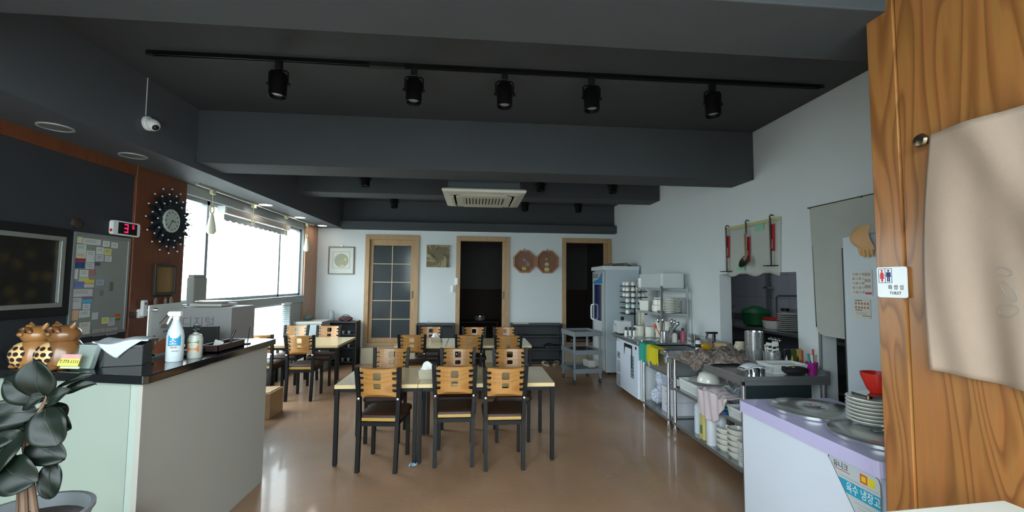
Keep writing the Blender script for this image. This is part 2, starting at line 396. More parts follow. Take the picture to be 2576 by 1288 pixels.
t = thing('kitchen_tap', 'curved chrome tap seen through the left of the kitchen hatch', 'tap', (4.6, 7.3, .95))
obj('spout', B().tube([(0, 0, 0), (0, 0, .22), (-.03, -.02, .30), (-.12, -.06, .32), (-.2, -.1, .26), (-.22, -.12, .12)], .013), chrome, t, smooth=True)
obj('handle', B().ball((-.22, -.12, .1), .03), chrome, t, smooth=True)
t = thing('plumbing_pipe', 'grey vertical pipe with a bracket on the kitchen tile wall', 'pipe', (5.40, 7.5, .95))
obj('pipe', B().tube([(0, 0, 0), (0, 0, 1.8)], .035), steel_d, t, smooth=True)
obj('bracket', B().box(-.05, .07, -.06, .06, .62, .66), steel_d, t)
o = obj('wall_pipe', B().tube([(5.3, 7.15, .96), (5.3, 7.15, 1.42), (5.3, 7.1, 1.45), (5.3, 6.4, 1.47)], .014), steel_d, smooth=True); tag(o, 'thin bent grey pipe standing on the kitchen worktop', 'pipe')
t = thing('strainer_basket', 'dark green plastic basket on the kitchen worktop', 'basket', (4.75, 6.92, .952))
gm = mat('green_plastic', '#0c5a30', .5)
obj('body', B().lathe([(.14, 0), (.19, .03), (.22, .22), (.21, .22), (.18, .04), (.0, .03)], 20), gm, t, smooth=True)
obj('lid', B().lathe([(.23, .22), (.20, .27), (.05, .33), (.0, .335)], 20), gm, t, smooth=True)
for k in range(9):
    o = obj('plate', B().lathe([(.08, 0), (.15, .012), (.155, .022), (.14, .018), (0, .008)], 22), ceram, loc=(4.72, 6.12, .952+k*.03), smooth=True)
    tag(o, f'white plate in the tall kitchen stack beyond the hatch, {["lowest", "second", "third", "fourth", "fifth", "sixth", "seventh", "eighth", "topmost"][k]}', 'plate', 'plates stacked in the kitchen')
o = obj('washing_bowl', B().lathe([(.12, 0), (.14, .02), (.155, .13), (.148, .13), (.125, .03), (0, .02)], 22), [ceram], loc=(4.72, 6.46, .952), smooth=True); tag(o, 'wide cream bowl next to the kitchen plate stack', 'bowl')
o = obj('washing_bowl', B().lathe([(.11, 0), (.15, .01), (.155, .04), (.145, .04), (0, .015)], 22), red_m, loc=(4.72, 6.46, 1.085), smooth=True); tag(o, 'shallow red bowl on top of the wide cream bowl', 'bowl')
t = thing('storage_jar', 'small glass jar with a dark lid behind the red bowl in the kitchen', 'jar', (4.95, 6.2, 1.135))
t.location = (5.05, 6.62, .952)
obj('body', B().lathe([(.06, 0), (.07, .02), (.07, .26), (0, .27)], 16), mat('jar_body', '#9fa3a0', .3), t, smooth=True); obj('lid', B().lathe([(.06, .27), (.06, .31), (0, .31)], 16), black_pl, t)
t = thing('ceiling_lamp', 'long fluorescent lamp on the kitchen ceiling', 'lamp', (4.3, 6.6, 2.85))
obj('housing', B().box(-.09, .09, -.6, .6, -.05, 0), white_pl, t); obj('tube', B().tube([(0, -.57, -.07), (0, .57, -.07)], .016), mat('lamp_tube', '#eef4ff', .5, emit=9), t)

# ---------------------------------------------------------------- dining tables and chairs
def make_table(w, d, label, loc, joint_legs=True):
    t = thing('dining_table', label, 'table', loc, 0, 'beige dining tables with black legs')
    obj('tabletop', B().box(0, w, 0, d, .68, .715), lam, t, bev=.003)
    obj('edge_band', B().plate([(-.002, -.002), (w+.002, -.002), (w+.002, d+.002), (-.002, d+.002)], [[(.001, .001), (w-.001, .001), (w-.001, d-.001), (.001, d-.001)]], .033, lambda a, b_, z: Vector((a, b_, .681+z))), lam_e, t)
    b = B().box(.02, w-.02, .015, .045, .645, .68).box(.02, w-.02, d-.045, d-.015, .645, .68).box(.015, .045, .02, d-.02, .645, .68).box(w-.045, w-.015, .02, d-.02, .645, .68)
    obj('apron', b, black_met, t)
    for x in (.0, w-.035):
        for y in (.0, d-.035):
            l = obj('leg', B().box(x, x+.035, y, y+.035, .012, .68), black_met, t, bev=.002)
            obj('leg_cap', B().box(x+.003, x+.032, y+.003, y+.032, 0, .012), black_pl, l)
    return t
T1 = make_table(.73, .77, 'small square dining table joined to the left end of the front table', (-1.235, 4.03, 0))
T2 = make_table(1.255, .77, 'long dining table at the front right with a tissue box on its left end', (-.497, 4.03, 0))
T3 = make_table(.73, .85, 'square dining table at the left end of the middle row', (-1.14, 6.38, 0))
T4 = make_table(1.255, .85, 'long dining table in the middle row beyond the front tables', (-.40, 6.38, 0))
T5 = make_table(1.25, .95, 'dining table beside the bright window past the cashier counter', (-3.21, 6.47, 0))

def notched(w, h):                                     # outline of the back plate with four pockets per side
    pts = []
    zs_ = [.055, .10, .16, .205]
    def side(sg, zz):
        o = []
        for z in zz:
            o += [(sg*w/2, z-.012), (sg*(w/2-.022), z-.012), (sg*(w/2-.031), z-.006), (sg*(w/2-.031), z+.006), (sg*(w/2-.022), z+.012), (sg*w/2, z+.012)]
        return o
    return [(-w/2+.01, 0), (w/2-.01, 0), (w/2, .01)]+side(1, zs_)+[(w/2, h-.01), (w/2-.01, h), (-w/2+.01, h), (-w/2, h-.01)]+side(-1, zs_)[::-1]+[(-w/2, .01)]
def make_chair(label, loc, rz, group):
    t = thing('dining_chair', label, 'chair', loc, rz, group)
    bend = lambda a, b_, d: Vector((a, -.205+.014-(.155**2-a*a)*1.7-d-(b_)*.14, .645+b_+.012*math.cos(a*9)-.012))
    ex = [(x*.03, z*.045+.02) for x in range(-4, 5) for z in range(0, 6)]
    hs = [rrect(-.034, .034, .145, .212, .012), rrect(-.031, .031, .07, .115, .01)]
    ex = [e for e in ex if not any(min(p[0] for p in h)-.012 < e[0] < max(p[0] for p in h)+.012 and min(p[1] for p in h)-.012 < e[1] < max(p[1] for p in h)+.012 for h in hs) and abs(e[0]) < .121]
    obj('backrest', B().plate(notched(.318, .255), hs, .012, bend, ex), honey, t)
    for s in (-1, 1):
        b = B()
        prof = [(-.225, 0, .165), (-.195, .42, .168), (-.197, .62, .175), (-.245, .90, .187)]
        for (ya, za, xa), (yb, zb, xb) in zip(prof, prof[1:]):
            vs_ = []
            for y, z, x in ((ya, za, xa), (yb, zb, xb)):
                for dx, dy in ((-.017, -.019), (.017, -.019), (.017, .019), (-.017, .019)): vs_.append(b.bm.verts.new((s*x+dx, y+dy, z)))
            for k in range(4): b.bm.faces.new((vs_[k], vs_[(k+1) % 4], vs_[4+(k+1) % 4], vs_[4+k]))
            b.bm.faces.new(vs_[:4][::-1]); b.bm.faces.new(vs_[4:])
        p = obj('back_post', b, black_met, t)
        for z in (.055, .10, .16, .205): obj('clasp', B().tube([(s*.172, -.205-z*.14, .645+z), (s*.14, -.221-z*.14, .645+z), (s*.132, -.223-z*.14, .645+z), (s*.126, -.224-z*.14, .645+z)], [.009, .009, .0115, .005], 8), black_pl, p, smooth=True)
        obj('bolt', B().lathe([(.013, 0), (.013, .012), (.006, .016), (0, .016)], 10, (s*.172, -.222, .625), Matrix.Rotation(PI/2, 4, 'X')), chrome, p, smooth=True)
        obj('leg', B().box(s*.165-.016, s*.165+.016, .165, .197, 0, .42), black_met, t)
    b = B().box(-.15, .15, -.207, -.185, .385, .42).box(-.15, .15, .168, .192, .385, .42).box(-.176, -.154, -.185, .168, .385, .42).box(.154, .176, -.185, .168, .385, .42)
    obj('seat_frame', b, black_met, t)
    o = rrect(-.2, .2, -.185, .225, .05, 5)
    o = [(x*(1-.13*(0.2-y)), y) for x, y in o]
    o2 = [(x*.93, y*.93+.002) for x, y in o]
    b = B(); rings = []
    for sc, z in ((.95, .42), (1, .43), (1, .455), (.965, .47), (.85, .480), (.5, .485)):
        rings.append([b.bm.verts.new((x*sc, (y-.02)*sc+.02, z)) for x, y in o])
    for p_, q_ in zip(rings, rings[1:]):
        for k in range(len(o)): b.bm.faces.new((p_[k], p_[(k+1) % len(o)], q_[(k+1) % len(o)], q_[k]))
    b.bm.faces.new(rings[0][::-1]); b.bm.faces.new(rings[-1])
    obj('seat', b, vinyl, t, smooth=True)
    obj('seat_trim', B().box(-.15, .15, -.197, -.178, .424, .452), mat('mustard_vinyl', '#a98236', .35, var=.1, coat=.4), t, bev=.004)
    return t
gf = 'wooden-backed dining chairs with brown seats'
ch = make_chair('dining chair turned slightly clockwise at the small square front table', (-.80, 4.115, 0), math.radians(-6), gf)
spots = [
    (-.165, 4.185, 0, 'dining chair in the middle of the front row with its back to the entrance'),
    (.285, 4.09, 0, 'dining chair at the right end of the front row, nearest the steel counter'),
    (-.92, 4.76, PI, 'dining chair facing the entrance behind the small square front table'),
    (-.175, 4.72, PI, 'dining chair facing the entrance behind the tissue box end of the front table'),
    (.415, 4.70, PI, 'dining chair facing the entrance at the right end behind the front table'),
    (-.87, 6.47, 0, 'pale dining chair back in front of the middle row table, nearest the cashier counter'),
    (-.065, 6.43, 0, 'dining chair back in the centre of the near side of the middle row table'),
    (.49, 6.37, 0, 'dining chair back at the right end of the near side of the middle row table'),
    (-.72, 7.11, PI, 'dining chair facing the entrance left of the tissue box on the middle row table'),
    (.005, 7.05, PI, 'dining chair facing the entrance in front of the open middle door'),
    (.52, 7.05, PI, 'dining chair facing the entrance at the far right of the middle row table'),
    (-2.38, 6.42, 0, 'dining chair with its back to the entrance at the right end of the window table'),
    (-2.965, 6.50, 0, 'dining chair at the window table half hidden behind the cashier counter'),
    (-2.965, 7.32, PI, 'dining chair facing the entrance at the window side of the window table'),
    (-2.42, 7.26, PI, 'dining chair facing the entrance by the small shelf with glasses')]
for x, y, r, l in spots: dup(ch, (x, y, 0), r, l)

def tissue_box(loc, label, sc=1):
    t = thing('tissue_box', label, 'tissue box', loc, .08)
    bm_ = mat('beige_plastic', '#a9a08a', .5)
    b = B(); 
    ring = lambda w, d, z: [b.bm.verts.new((x*sc, y*sc, z*sc)) for x, y in ((-w, -d), (w, -d), (w, d), (-w, d))]
    r = [ring(.06, .045, 0), ring(.068, .052, .075), ring(.06, .045, .075), ring(.055, .04, .06)]
    for p_, q_ in zip(r, r[1:]):
        for k in range(4): b.bm.faces.new((p_[k], p_[(k+1) % 4], q_[(k+1) % 4], q_[k]))
    b.bm.faces.new(r[0][::-1]); b.bm.faces.new(r[-1])
    obj('holder', b, bm_, t)
    def f(u, v):
        a = 2*PI*u; rr = (.045*(1-v)**.6+.008)*(1+.25*math.sin(3*a+4*v)); return Vector((rr*math.cos(a)*1.1, rr*math.sin(a)*.8, .06+.075*v))*sc
    obj('tissue', B().grid(24, 6, f), mat('tissue', '#eeeeea', .9), t, smooth=True)
tissue_box((-.445, 4.27, .7155), 'beige tissue box on the front table', 1.2)
tissue_box((-.60, 6.83, .7155), 'tissue box with a tall tissue standing up on the middle row table')
o = obj('litter', B().grid(4, 3, lambda u, v: Vector((-.56+u*.07, 3.98+v*.06, .004+.02*math.sin(5*u+3*v)**2))), mat('blue_scrap', '#7fa3b5', .8, var=.4, scale=60), solid=.002); tag(o, 'crumpled pale blue paper scrap on the floor by the front table leg', 'paper')

# ---------------------------------------------------------------- ceiling fittings
t = thing('ceiling_air_conditioner', 'off-white four-way cassette air conditioner hanging behind the big dark beam', 'air conditioner', (.1, 5.38, 2.665))
acm = mat('ac_plastic', '#b9b7a8', .5, var=.02)
obj('casing', B().box(-.42, .42, -.42, .42, .06, .40), ceil_m, t)
b = B()
V = [[b.bm.verts.new((x*s, y*s, z)) for x, y in ((-1, -1), (1, -1), (1, 1), (-1, 1))] for s, z in ((.475, .06), (.49, .045), (.48, .02), (.40, 0), (.36, 0))]
for p_, q_ in zip(V, V[1:]):
    for k in range(4): b.bm.faces.new((p_[k], p_[(k+1) % 4], q_[(k+1) % 4], q_[k]))
b.bm.faces.new(V[0][::-1])
obj('panel', b, acm, t)
g = obj('intake_grille', B().plate(rrect(-.335, .335, -.335, .335, .05), [rrect(-.25, .25, -.22, .22, .01)], .02, lambda a, b_, d: Vector((a, b_, .002-d*.5))), acm, t)
for k in range(12): obj('grille_slat', B().box(-.245+k*.0405, -.222+k*.0405, -.22, .22, -.008, .003), acm, g)
obj('grille_back', B().box(-.25, .25, -.22, .22, .006, .012), mat('ac_backing_grey', '#6d6c63', .7), g)  # plain grey plate behind the slats, darker than the casing plastic
for s in ((0, .38), (0, -.38), (.38, 0), (-.38, 0)):
    w, d = (.26, .02) if s[0] == 0 else (.02, .26)
    obj('air_flap', B().box(s[0]-w, s[0]+w, s[1]-d, s[1]+d, -.006, .004), acm, t, bev=.003)
for x in (-.36, .36):
    for y in (-.34, .34): obj('hanging_rod', B().tube([(x, y, .36), (x, y, .655)], .008), steel_d, t)
obj('drain_pipe', B().tube([(-.33, -.46, .3), (-.33, -.46, .5), (-.33, -.46, .655)], .025), mat('pipe_wrap', '#4f555b', .7), t, smooth=True)
obj('junction_box', B().box(.2, .36, -.47, -.4, .2, .36), black_pl, t)
# spotlight track and its spots
t = thing('light_track', 'long black lighting track on the dark ceiling above the tables', 'light track', (0, 3.27, 3.32))
obj('rail', B().plate([(-.018, 0), (.018, 0), (.018, -.03), (.008, -.03), (.008, -.008), (-.008, -.008), (-.008, -.03), (-.018, -.03)], [], 5.23, lambda a, b_, d: Vector((-2.37+d, a, b_))), black_met, t)
obj('conductor', B().box(-2.36, 2.85, -.006, -.001, -.026, -.022), steel_d, t)
obj('connector', B().box(-.82, -.56, -.021, .021, -.034, -.0), black_pl, t)
obj('end_cap', B().box(-2.41, -2.37, -.02, .02, -.032, 0).box(2.86, 2.89, -.02, .02, -.032, 0), black_pl, t)
def spot(loc, label, rx=0, ry=0, first=[]):
    if first: return dup(first[0], loc, rx, label, 'black track spotlights')
    t = thing('track_spotlight', label, 'spotlight', loc, 0, 'black track spotlights'); first.append(t)
    obj('adapter', B().box(-.024, .024, -.016, .016, -.095, -.028), black_pl, t, bev=.003)
    obj('yoke', B().tube([(-.068, 0, -.2), (-.068, 0, -.115), (-.055, 0, -.1), (.055, 0, -.1), (.068, 0, -.115), (.068, 0, -.2)], .006, 6).ball((-.073, 0, -.205), .014, u=8, v=6).ball((.073, 0, -.205), .014, u=8, v=6), black_met, t)
    R_ = Matrix.Rotation(math.radians(-4), 4, 'X'); c = (0, 0, -.205)
    h = obj('lamp_body', B().lathe([(.0, .082), (.052, .080), (.061, .068), (.061, -.098), (.056, -.1), (.055, -.075), (.0, -.06)], 26, c, R_, cap=False), black_met, t, smooth=True)
    obj('lens', B().lathe([(.0, -.064), (.042, -.070), (.038, -.078), (.015, -.082), (0, -.083)], 18, c, R_, cap=False), mat('spot_lens', '#9aa0a4', .25, .3), h, smooth=True)
    return t
names = ['first black spotlight from the cashier end of the front track', 'second black spotlight from the cashier end of the front track', 'middle black spotlight of the five on the front track', 'fourth black spotlight on the front track', 'black spotlight on the front track nearest the right wall']
for x, l, r in zip((-1.485, -.485, .215, .91, 1.92), names, (.12, .05, 0, 0, -.05)): spot((x, 3.27, 3.32), l, r)
t = thing('light_track', 'black lighting track on the ceiling beyond the second beam', 'light track', (0, 8.0, 3.32)); obj('rail', B().box(-2.2, 2.7, -.017, .017, -.03, 0), black_met, t)
for x, l in zip((-1.49, .94, 1.96), ('far black spotlight over the glazed door', 'far black spotlight just behind the air conditioner', 'far black spotlight toward the right wall')): spot((x, 8.0, 3.30), l)
t = thing('light_track', 'black lighting track between the two beams behind the air conditioner', 'light track', (0, 6.25, 3.32)); obj('rail', B().box(-2.2, 2.4, -.017, .017, -.03, 0), black_met, t)
for x, l in zip((-1.58, .96, 2.06), ('black spotlight tip under the big beam left of the air conditioner', 'black spotlight tip under the big beam right of the air conditioner', 'black spotlight tip under the big beam near the right wall')): spot((x, 6.25, 3.31), l)
# downlights and round speakers in the soffit
for y, l in ((6.39, 'lit round downlight over the window nearest the cashier'), (7.6, 'lit round downlight, the middle one over the window'), (8.69, 'lit round downlight in the soffit nearest the back wall')):
    t = thing('downlight', l, 'downlight', (-3.0, y, ZS), 0, 'lit soffit downlights')
    obj('rim', B().plate(circ(0, 0, .095, 28), [circ(0, 0, .078, 28)], .006, lambda a, b_, d: Vector((a, b_, -d-.0002))), white_pl, t)
    obj('diffuser', B().lathe([(.078, 0), (.077, -.004), (0, -.005)], 28, (0, 0, -.0004)), LED, t)
for y, l in ((3.28, 'unlit round ceiling disc in the soffit nearest the entrance'), (3.98, 'unlit round ceiling disc in the soffit above the notice board')):
    t = thing('ceiling_disc', l, 'downlight', (-3.0, y, ZS), 0, 'unlit soffit discs')
    obj('rim', B().plate(circ(0, 0, .1, 28), [circ(0, 0, .085, 28)], .008, lambda a, b_, d: Vector((a, b_, -d-.0002))), mat('disc_rim', '#a3a8a6', .5), t)
    obj('cover', B().lathe([(.085, 0), (.083, -.004), (0, -.006)], 28, (0, 0, -.0004)), mat('disc_cover', '#6a6e6c', .6), t)
t = thing('security_camera', 'white dome security camera on the soffit edge above the notice board', 'camera', (-2.73, 3.74, 2.94))
R_ = Matrix.Rotation(PI/2, 4, 'Y')
obj('base', B().lathe([(.058, 0), (.06, .018), (.055, .026), (0, .028)], 22, M=R_), white_pl, t, smooth=True)
obj('dome', B().ball((.05, 0, -.012), .05, (1, 1, 1)), white_pl, t, smooth=True)
obj('lens', B().ball((.076, -.012, -.034), .026), black_pl, t, smooth=True)
obj('cable', B().tube([(.004, -.02, .058), (.004, -.022, .12), (.002, -.02, .38)], .003, 6), white_pl, t)

# ---------------------------------------------------------------- cashier counter
t = thing('cashier_counter', 'L-shaped cashier counter with a black stone top', 'counter', (0, 0, 0))
ang = math.atan2(-.2, .89)
P = [(-1.68, 2.40), (-1.68, 3.87), (-2.02, 3.92), (-2.02, 2.80), (-3.24, 3.07), (-3.24, 2.75)]
Mn = lambda x: 2.40+(-1.68-x)*.2247
P = [(-1.68, 2.42), (-1.70, 2.40), (-3.235, Mn(-3.235)), (-3.235, Mn(-3.235)+.46), (-2.05, Mn(-2.05)+.46), (-2.05, 3.93), (-1.68, 3.86)]
obj('countertop', B().plate(P, [], .045, lambda a, b_, d: Vector((a, b_, 1.15-d))), granite, t, bev=.006)
b = B().box(-1.745, -1.72, 2.44, 3.80, .0, 1.105)
obj('side_panel', b, ctr_g, t)
def slant(xa, xb, off, th, z0, z1, b): return b.plate([(xa, Mn(xa)+off), (xb, Mn(xb)+off), (xb, Mn(xb)+off+th), (xa, Mn(xa)+off+th)], [], z1-z0, lambda a, b_, d: Vector((a, b_, z0+d)))
obj('front_panel', slant(-3.24, -1.80, .04, .02, .0, 1.105, B()), ctr_w, t)
obj('corner_strip', slant(-1.795, -1.72, .037, .02, .0, 1.105, B()), mat('pale_strip', '#a9b6ad', .4), t)
obj('base_board', B().box(-1.90, -1.735, 3.775, 3.80, 0, 1.105), ctr_g, t)
b = B().box(-2.04, -1.745, 2.95, 3.77, .74, .76); obj('inner_shelf', b, ctr_g, t)
o = obj('wooden_step', B().box(-2.62, -2.40, 5.42, 5.78, .0, .30).box(-2.60, -2.42, 5.44, 5.76, .30, .31), frame_w, bev=.004); tag(o, 'small beige wooden step on the floor beyond the cashier counter', 'step')

def owl(loc, rz, label, sc, mir=1, dark=0):
    t = thing('ceramic_figurine', label, 'figurine', loc, rz, 'pierced clay animal figurines')
    clay = mat('honey_clay', '#96683a', .3, var=.25, scale=9, coat=.4) if not dark else mat('brown_clay', '#77502d', .28, var=.3, scale=9, coat=.4)
    pale = mat('pale_clay', '#d9b279', .4, var=.15, scale=14, coat=.3); hole = mat('pierced_hole', '#1d100a', .9)
    obj('body', B().lathe([(.0, 0), (.06*sc, .002), (.072*sc, .03*sc), (.074*sc, .06*sc), (.066*sc, .10*sc), (.05*sc, .125*sc), (.03*sc, .13*sc), (0, .132*sc)], 24), clay, t, smooth=True)
    be = obj('belly', B().ball((-.02*sc, -.03*sc, .062*sc), .064*sc, (1.0, .92, 1.0), 20, 12), pale, t, smooth=True)
    n = 0
    for j, z in enumerate((-.042, -.016, .010, .036)):
        rr = math.sqrt(max(0, 1-(z/(.064))**2))
        for k in range(-3, 4):
            a = (k+.5*(j % 2))*.46/max(.5, rr)
            if abs(a) > 1.25: continue
            d = Vector((math.sin(a)*rr, -math.cos(a)*rr, z/.064)); pnt = Vector((-.02*sc+d.x*.0642*sc, -.03*sc+d.y*.059*sc, .062*sc+z*sc))
            q = Vector((d.x, d.y/.92, d.z)).normalized().to_track_quat('Z', 'Y').to_matrix().to_4x4()
            obj('hole', B().lathe([(.0100*sc, -.004), (.0100*sc, .0012), (.008*sc, .0016), (0, .0016)], 10, pnt, q @ Matrix.Diagonal((1.05, 1, 1, 1))), hole, be)
    obj('head', B().ball((0, -.004, .155*sc), .062*sc, (1.05, .95, .72), 20, 12), clay, t, smooth=True)
    for s in (-1, 1):
        obj('ear', B().tube([(s*.04*sc, 0, .185*sc), (s*.056*sc, 0, .205*sc), (s*.06*sc, 0, .214*sc)], [.014*sc, .009*sc, .002], 8), clay, t, smooth=True)
        e = obj('brow', B().ball((s*.022*sc, -.048*sc, .18*sc), .021*sc, (1.2, .6, .6), 12, 8, Matrix.Rotation(s*.5, 4, 'Y')), mat('dark_clay', '#6b4322', .35, coat=.3), t, smooth=True)
        obj('eye', B().ball((s*.022*sc, -.058*sc, .176*sc), .008*sc, u=8, v=6), hole, t, smooth=True)
        obj('foot', B().ball((s*.036*sc, -.062*sc, .012*sc), .017*sc, (1, 1.2, .7), 10, 6), clay, t, smooth=True)
    obj('snout', B().ball((0, -.066*sc, .162*sc), .014*sc, (1.1, .9, .8), 10, 8), clay, t, smooth=True)
    obj('bud', B().ball((-.012*sc, -.03*sc, .198*sc), .013*sc, (1, 1, .7), 10, 6).ball((.006*sc, -.032*sc, .199*sc), .011*sc, (1, 1, .7), 10, 6), clay, t, smooth=True, kind='stuff')
owl((-2.46, 2.68, 1.1505), -.35, 'pierced clay animal figurine at the outer left end of the counter, lighter brown', 1.16)
owl((-2.285, 2.64, 1.1505), -.30, 'pierced clay animal figurine closer to the card holder, darker brown head', 1.2, dark=1)

t = thing('card_holder', 'clear acrylic stand with white leaflets and a yellow card on the counter', 'card holder', (-2.165, 2.59, 1.1505), -.15)
tl = Matrix.Rotation(-.3, 4, 'X')
obj('stand', B().box(-.075, .075, -.01, -.006, 0, .14, tl).box(-.075, .075, .045, .05, 0, .14, tl).box(.073, .076, -.01, .05, 0, .12, tl).box(-.076, -.073, -.01, .05, 0, .12, tl).box(-.076, .076, -.04, .06, 0, .004), clear, t)
obj('leaflets', B().box(-.065, .06, .005, .03, .006, .135, tl), paper, t)
c = obj('card', B().box(-.075, .045, -.05, -.046, .012, .075, tl), mat('yellow_card', '#d3cc62', .6), t)
obj('card_band', B().box(-.075, .045, -.0515, -.0502, .052, .075, tl), mat('pink_band', '#cf9c9e', .6), c)
text('lettering', 'T.773-1111', .024, tl @ frame_mat((-.068, -.0505, .035), *FC), ink, c)
obj('card', B().box(-.07, .04, -.035, -.03, -.0, .012, tl), mat('green_card', '#c6d3b4', .6), t)

t = thing('document_tray', 'black plastic document tray with a white cloth over it on the counter', 'tray', (-2.03, 2.735, 1.1505), .30)
obj('box', B().box(-.10, .10, -.07, -.065, 0, .10).box(-.10, -.095, -.065, .07, 0, .12).box(.095, .10, -.065, .07, 0, .12).box(-.095, .095, .065, .07, 0, .13).box(-.095, .095, -.065, .065, 0, .006), black_pl, t, bev=.002)
obj('divider', B().box(.02, .093, -.06, -.035, .007, .115), mat('charcoal_block', '#24282c', .4), t)
def fcloth(u, v):
    x = -.125+u*.25; tri = max(0, 1-abs(u-.45)/.42)
    z = .138+.006*math.sin(9*u+2)+.005*math.cos(7*v+3*u)+.012*u
    if v < .35: return Vector((x, -.082-.006*math.sin(5*u), z-tri*(.35-v)/.35*.095-.0))
    return Vector((x, -.082+(v-.35)/.65*.19, z))
o = obj('white_cloth', B().grid(24, 18, fcloth), mat('white_cloth', '#c3c9cd', .9, bump=.1, bscale=300), smooth=True, solid=.003, loc=(-2.03, 2.735, 1.1505), rot=(0, 0, .30)); tag(o, 'white cloth draped over the black tray on the cashier counter', 'cloth')
t = thing('clipboard', 'long dark folder with a thin white edge behind the black tray', 'folder', (-2.20, 2.86, 1.1505), .1)
obj('cover', B().box(-.16, .12, -.10, .10, .0, .10), black_pl, t, bev=.004); obj('paper_edge', B().box(-.15, .11, -.105, .09, .102, .108), paper, t)
t = thing('laptop', 'closed dark laptop with a pale edge behind the white cloth', 'laptop', (-2.30, 3.12, 1.00), -.1)
obj('base', B().box(-.18, .18, -.12, .12, .18, .195).box(-.1, .1, -.06, .06, 0, .18), black_pl, t, bev=.003)
obj('lid', B().box(-.18, .18, -.12, .12, .198, .206), mat('silver_lid', '#9a9fa2', .35, .5), t, bev=.003)
t = thing('desk', 'dark desk behind the cashier counter', 'desk', (-2.7, 3.6, 0))
obj('desktop', B().box(-.5, .55, -.6, .5, .97, .995), dark_sh, t)
for x in (-.45, .48):
    for y in (-.55, .42): obj('leg', B().box(x, x+.04, y, y+.04, 0, .97), dark_sh, t)

def acr(loc, rz):
    t = thing('acrylic_sign', 'clear acrylic sign with an orange wave and house outline on the counter', 'sign', loc, rz); t.scale = (1.43, 1.43, 1.43)
    obj('panel', B().plate(rrect(0, .30, 0, .235, .006), [], .004), glass('sign_glass', (.97, .98, .98), .03), t)
    obj('panel', B().plate(rrect(0, .30, 0, .235, .006), [], .004, lambda a, b_, d: Vector((a, .014+d, b_))), mat('print_paper', '#d2d4d0', .5), t)
    f = lambda a, b_, d: Vector((a, .0135-d, b_))
    w = [(.006+.286*k/16, .052+.012*math.sin(k/16*PI*2-1.2)+.025*(k/16)) for k in range(17)]
    obj('wave_print', B().plate([(.006, .012), (.292, .012)]+w[::-1], [], .0006, f), mat('orange_print', '#dd7236', .5), t)
    obj('house_print', B().plate([(.09, .15), (.155, .185), (.225, .15), (.225, .144), (.155, .178), (.09, .144)], [], .0006, f), mat('red_print', '#a5433c', .6), t)
    text('lettering', 'ASSU', .026, frame_mat((.10, .0125, .132), *FC), mat('brown_ink', '#6a4d45', .7), t)
    text('lettering', 'your home', .012, frame_mat((.125, .0125, .108), *FC), mat('brown_ink', '#6a4d45', .7), t)
    for x, z, r in ((.05, .085, .016), (.078, .078, .012)):
        obj('figure_print', B().plate(circ(x, z, r, 12), [], .0006, f).plate([(x-r*.7, z-r-.034), (x+r*.7, z-r-.034), (x+r*.5, z-r), (x-r*.5, z-r)], [], .0006, f), mat('brown_print', '#94705a', .7), t)
    for x, z in ((.015, .215), (.015, .02), (.285, .215), (.285, .02)):
        obj('standoff', B().lathe([(.006, -.012), (.007, -.008), (.007, .0), (.004, .0), (.004, .014), (.007, .014), (.007, .026), (0, .028)], 12, (x, 0, z), Matrix.Rotation(-PI/2, 4, 'X')), chrome, t, smooth=True)
    obj('foot', B().box(.01, .11, -.03, .05, -.0, .004).box(.19, .29, -.03, .05, -.0, .004), clear, t)
acr((-1.985, 2.86, 1.151), math.radians(100))

t = thing('spray_bottle', 'white trigger spray bottle with a blue label on the counter', 'bottle', (-1.825, 2.83, 1.1505), 0); t.scale = (1.28, 1.28, 1.36)
obj('body', B().lathe([(.0, 0), (.032, 0), (.035, .004), (.035, .11), (.031, .135), (.019, .165), (.013, .185), (.0, .185)], 24), mat('white_bottle', '#cbd6da', .35), t, smooth=True)
h = obj('trigger_head', B().lathe([(.014, .182), (.014, .2), (.0, .2)], 14).box(-.034, .022, -.009, .009, .2, .222).box(-.04, -.03, -.006, .006, .205, .217), white_pl, t, bev=.003)
obj('trigger', B().tube([(-.022, 0, .2), (-.03, 0, .188), (-.04, 0, .165)], [.006, .005, .004], 8), white_pl, h, smooth=True)
cyl = lambda r, a0: (lambda a, b_, d: Vector(((r+d)*math.sin(a/r+a0), -(r+d)*math.cos(a/r+a0), b_)))
ex = [(x*.005, .072+z*.01) for x in range(-4, 5) for z in range(0, 4)]
lb = obj('label', B().plate([(-.026, .07), (.026, .07), (.026, .118), (-.026, .118)], [], .0008, cyl(.0352, .45), ex), mat('blue_label', '#2f8fb4', .5), t)
text('lettering', '소', .034, Matrix.Rotation(.35, 4, 'Z') @ frame_mat((-.017, -.0368, .088), *FC), white_pl, lb)
text('lettering', '+', .022, Matrix.Rotation(.55, 4, 'Z') @ frame_mat((-.004, -.0368, .108), *FC), white_pl, lb)
text('lettering', '에탄올', .010, Matrix.Rotation(.4, 4, 'Z') @ frame_mat((-.014, -.0366, .064), *FC), mat('red_ink', '#b5443c', .6), lb)
text('lettering', 'METALO', .007, Matrix.Rotation(.45, 4, 'Z') @ frame_mat((-.008, -.0364, .048), *FC), ink, lb)
t = thing('lotion_bottle', 'clear pump bottle with an orange and green label behind the spray bottle', 'bottle', (-1.775, 2.94, 1.1505)); t.scale = (1.15, 1.15, 1.2)
obj('body', B().lathe([(0, 0), (.033, 0), (.036, .006), (.036, .1), (.03, .12), (.013, .128), (.013, .135), (0, .135)], 22), mat('cloudy_bottle', '#b9bdb4', .25, alpha=.8), t, smooth=True)
obj('label', B().plate([(-.03, .03), (.03, .03), (.03, .075), (-.03, .075)], [], .0008, cyl(.0362, .2), [(x*.006, .05) for x in range(-4, 5)]), mat('orange_label', '#bf6a30', .5), t)
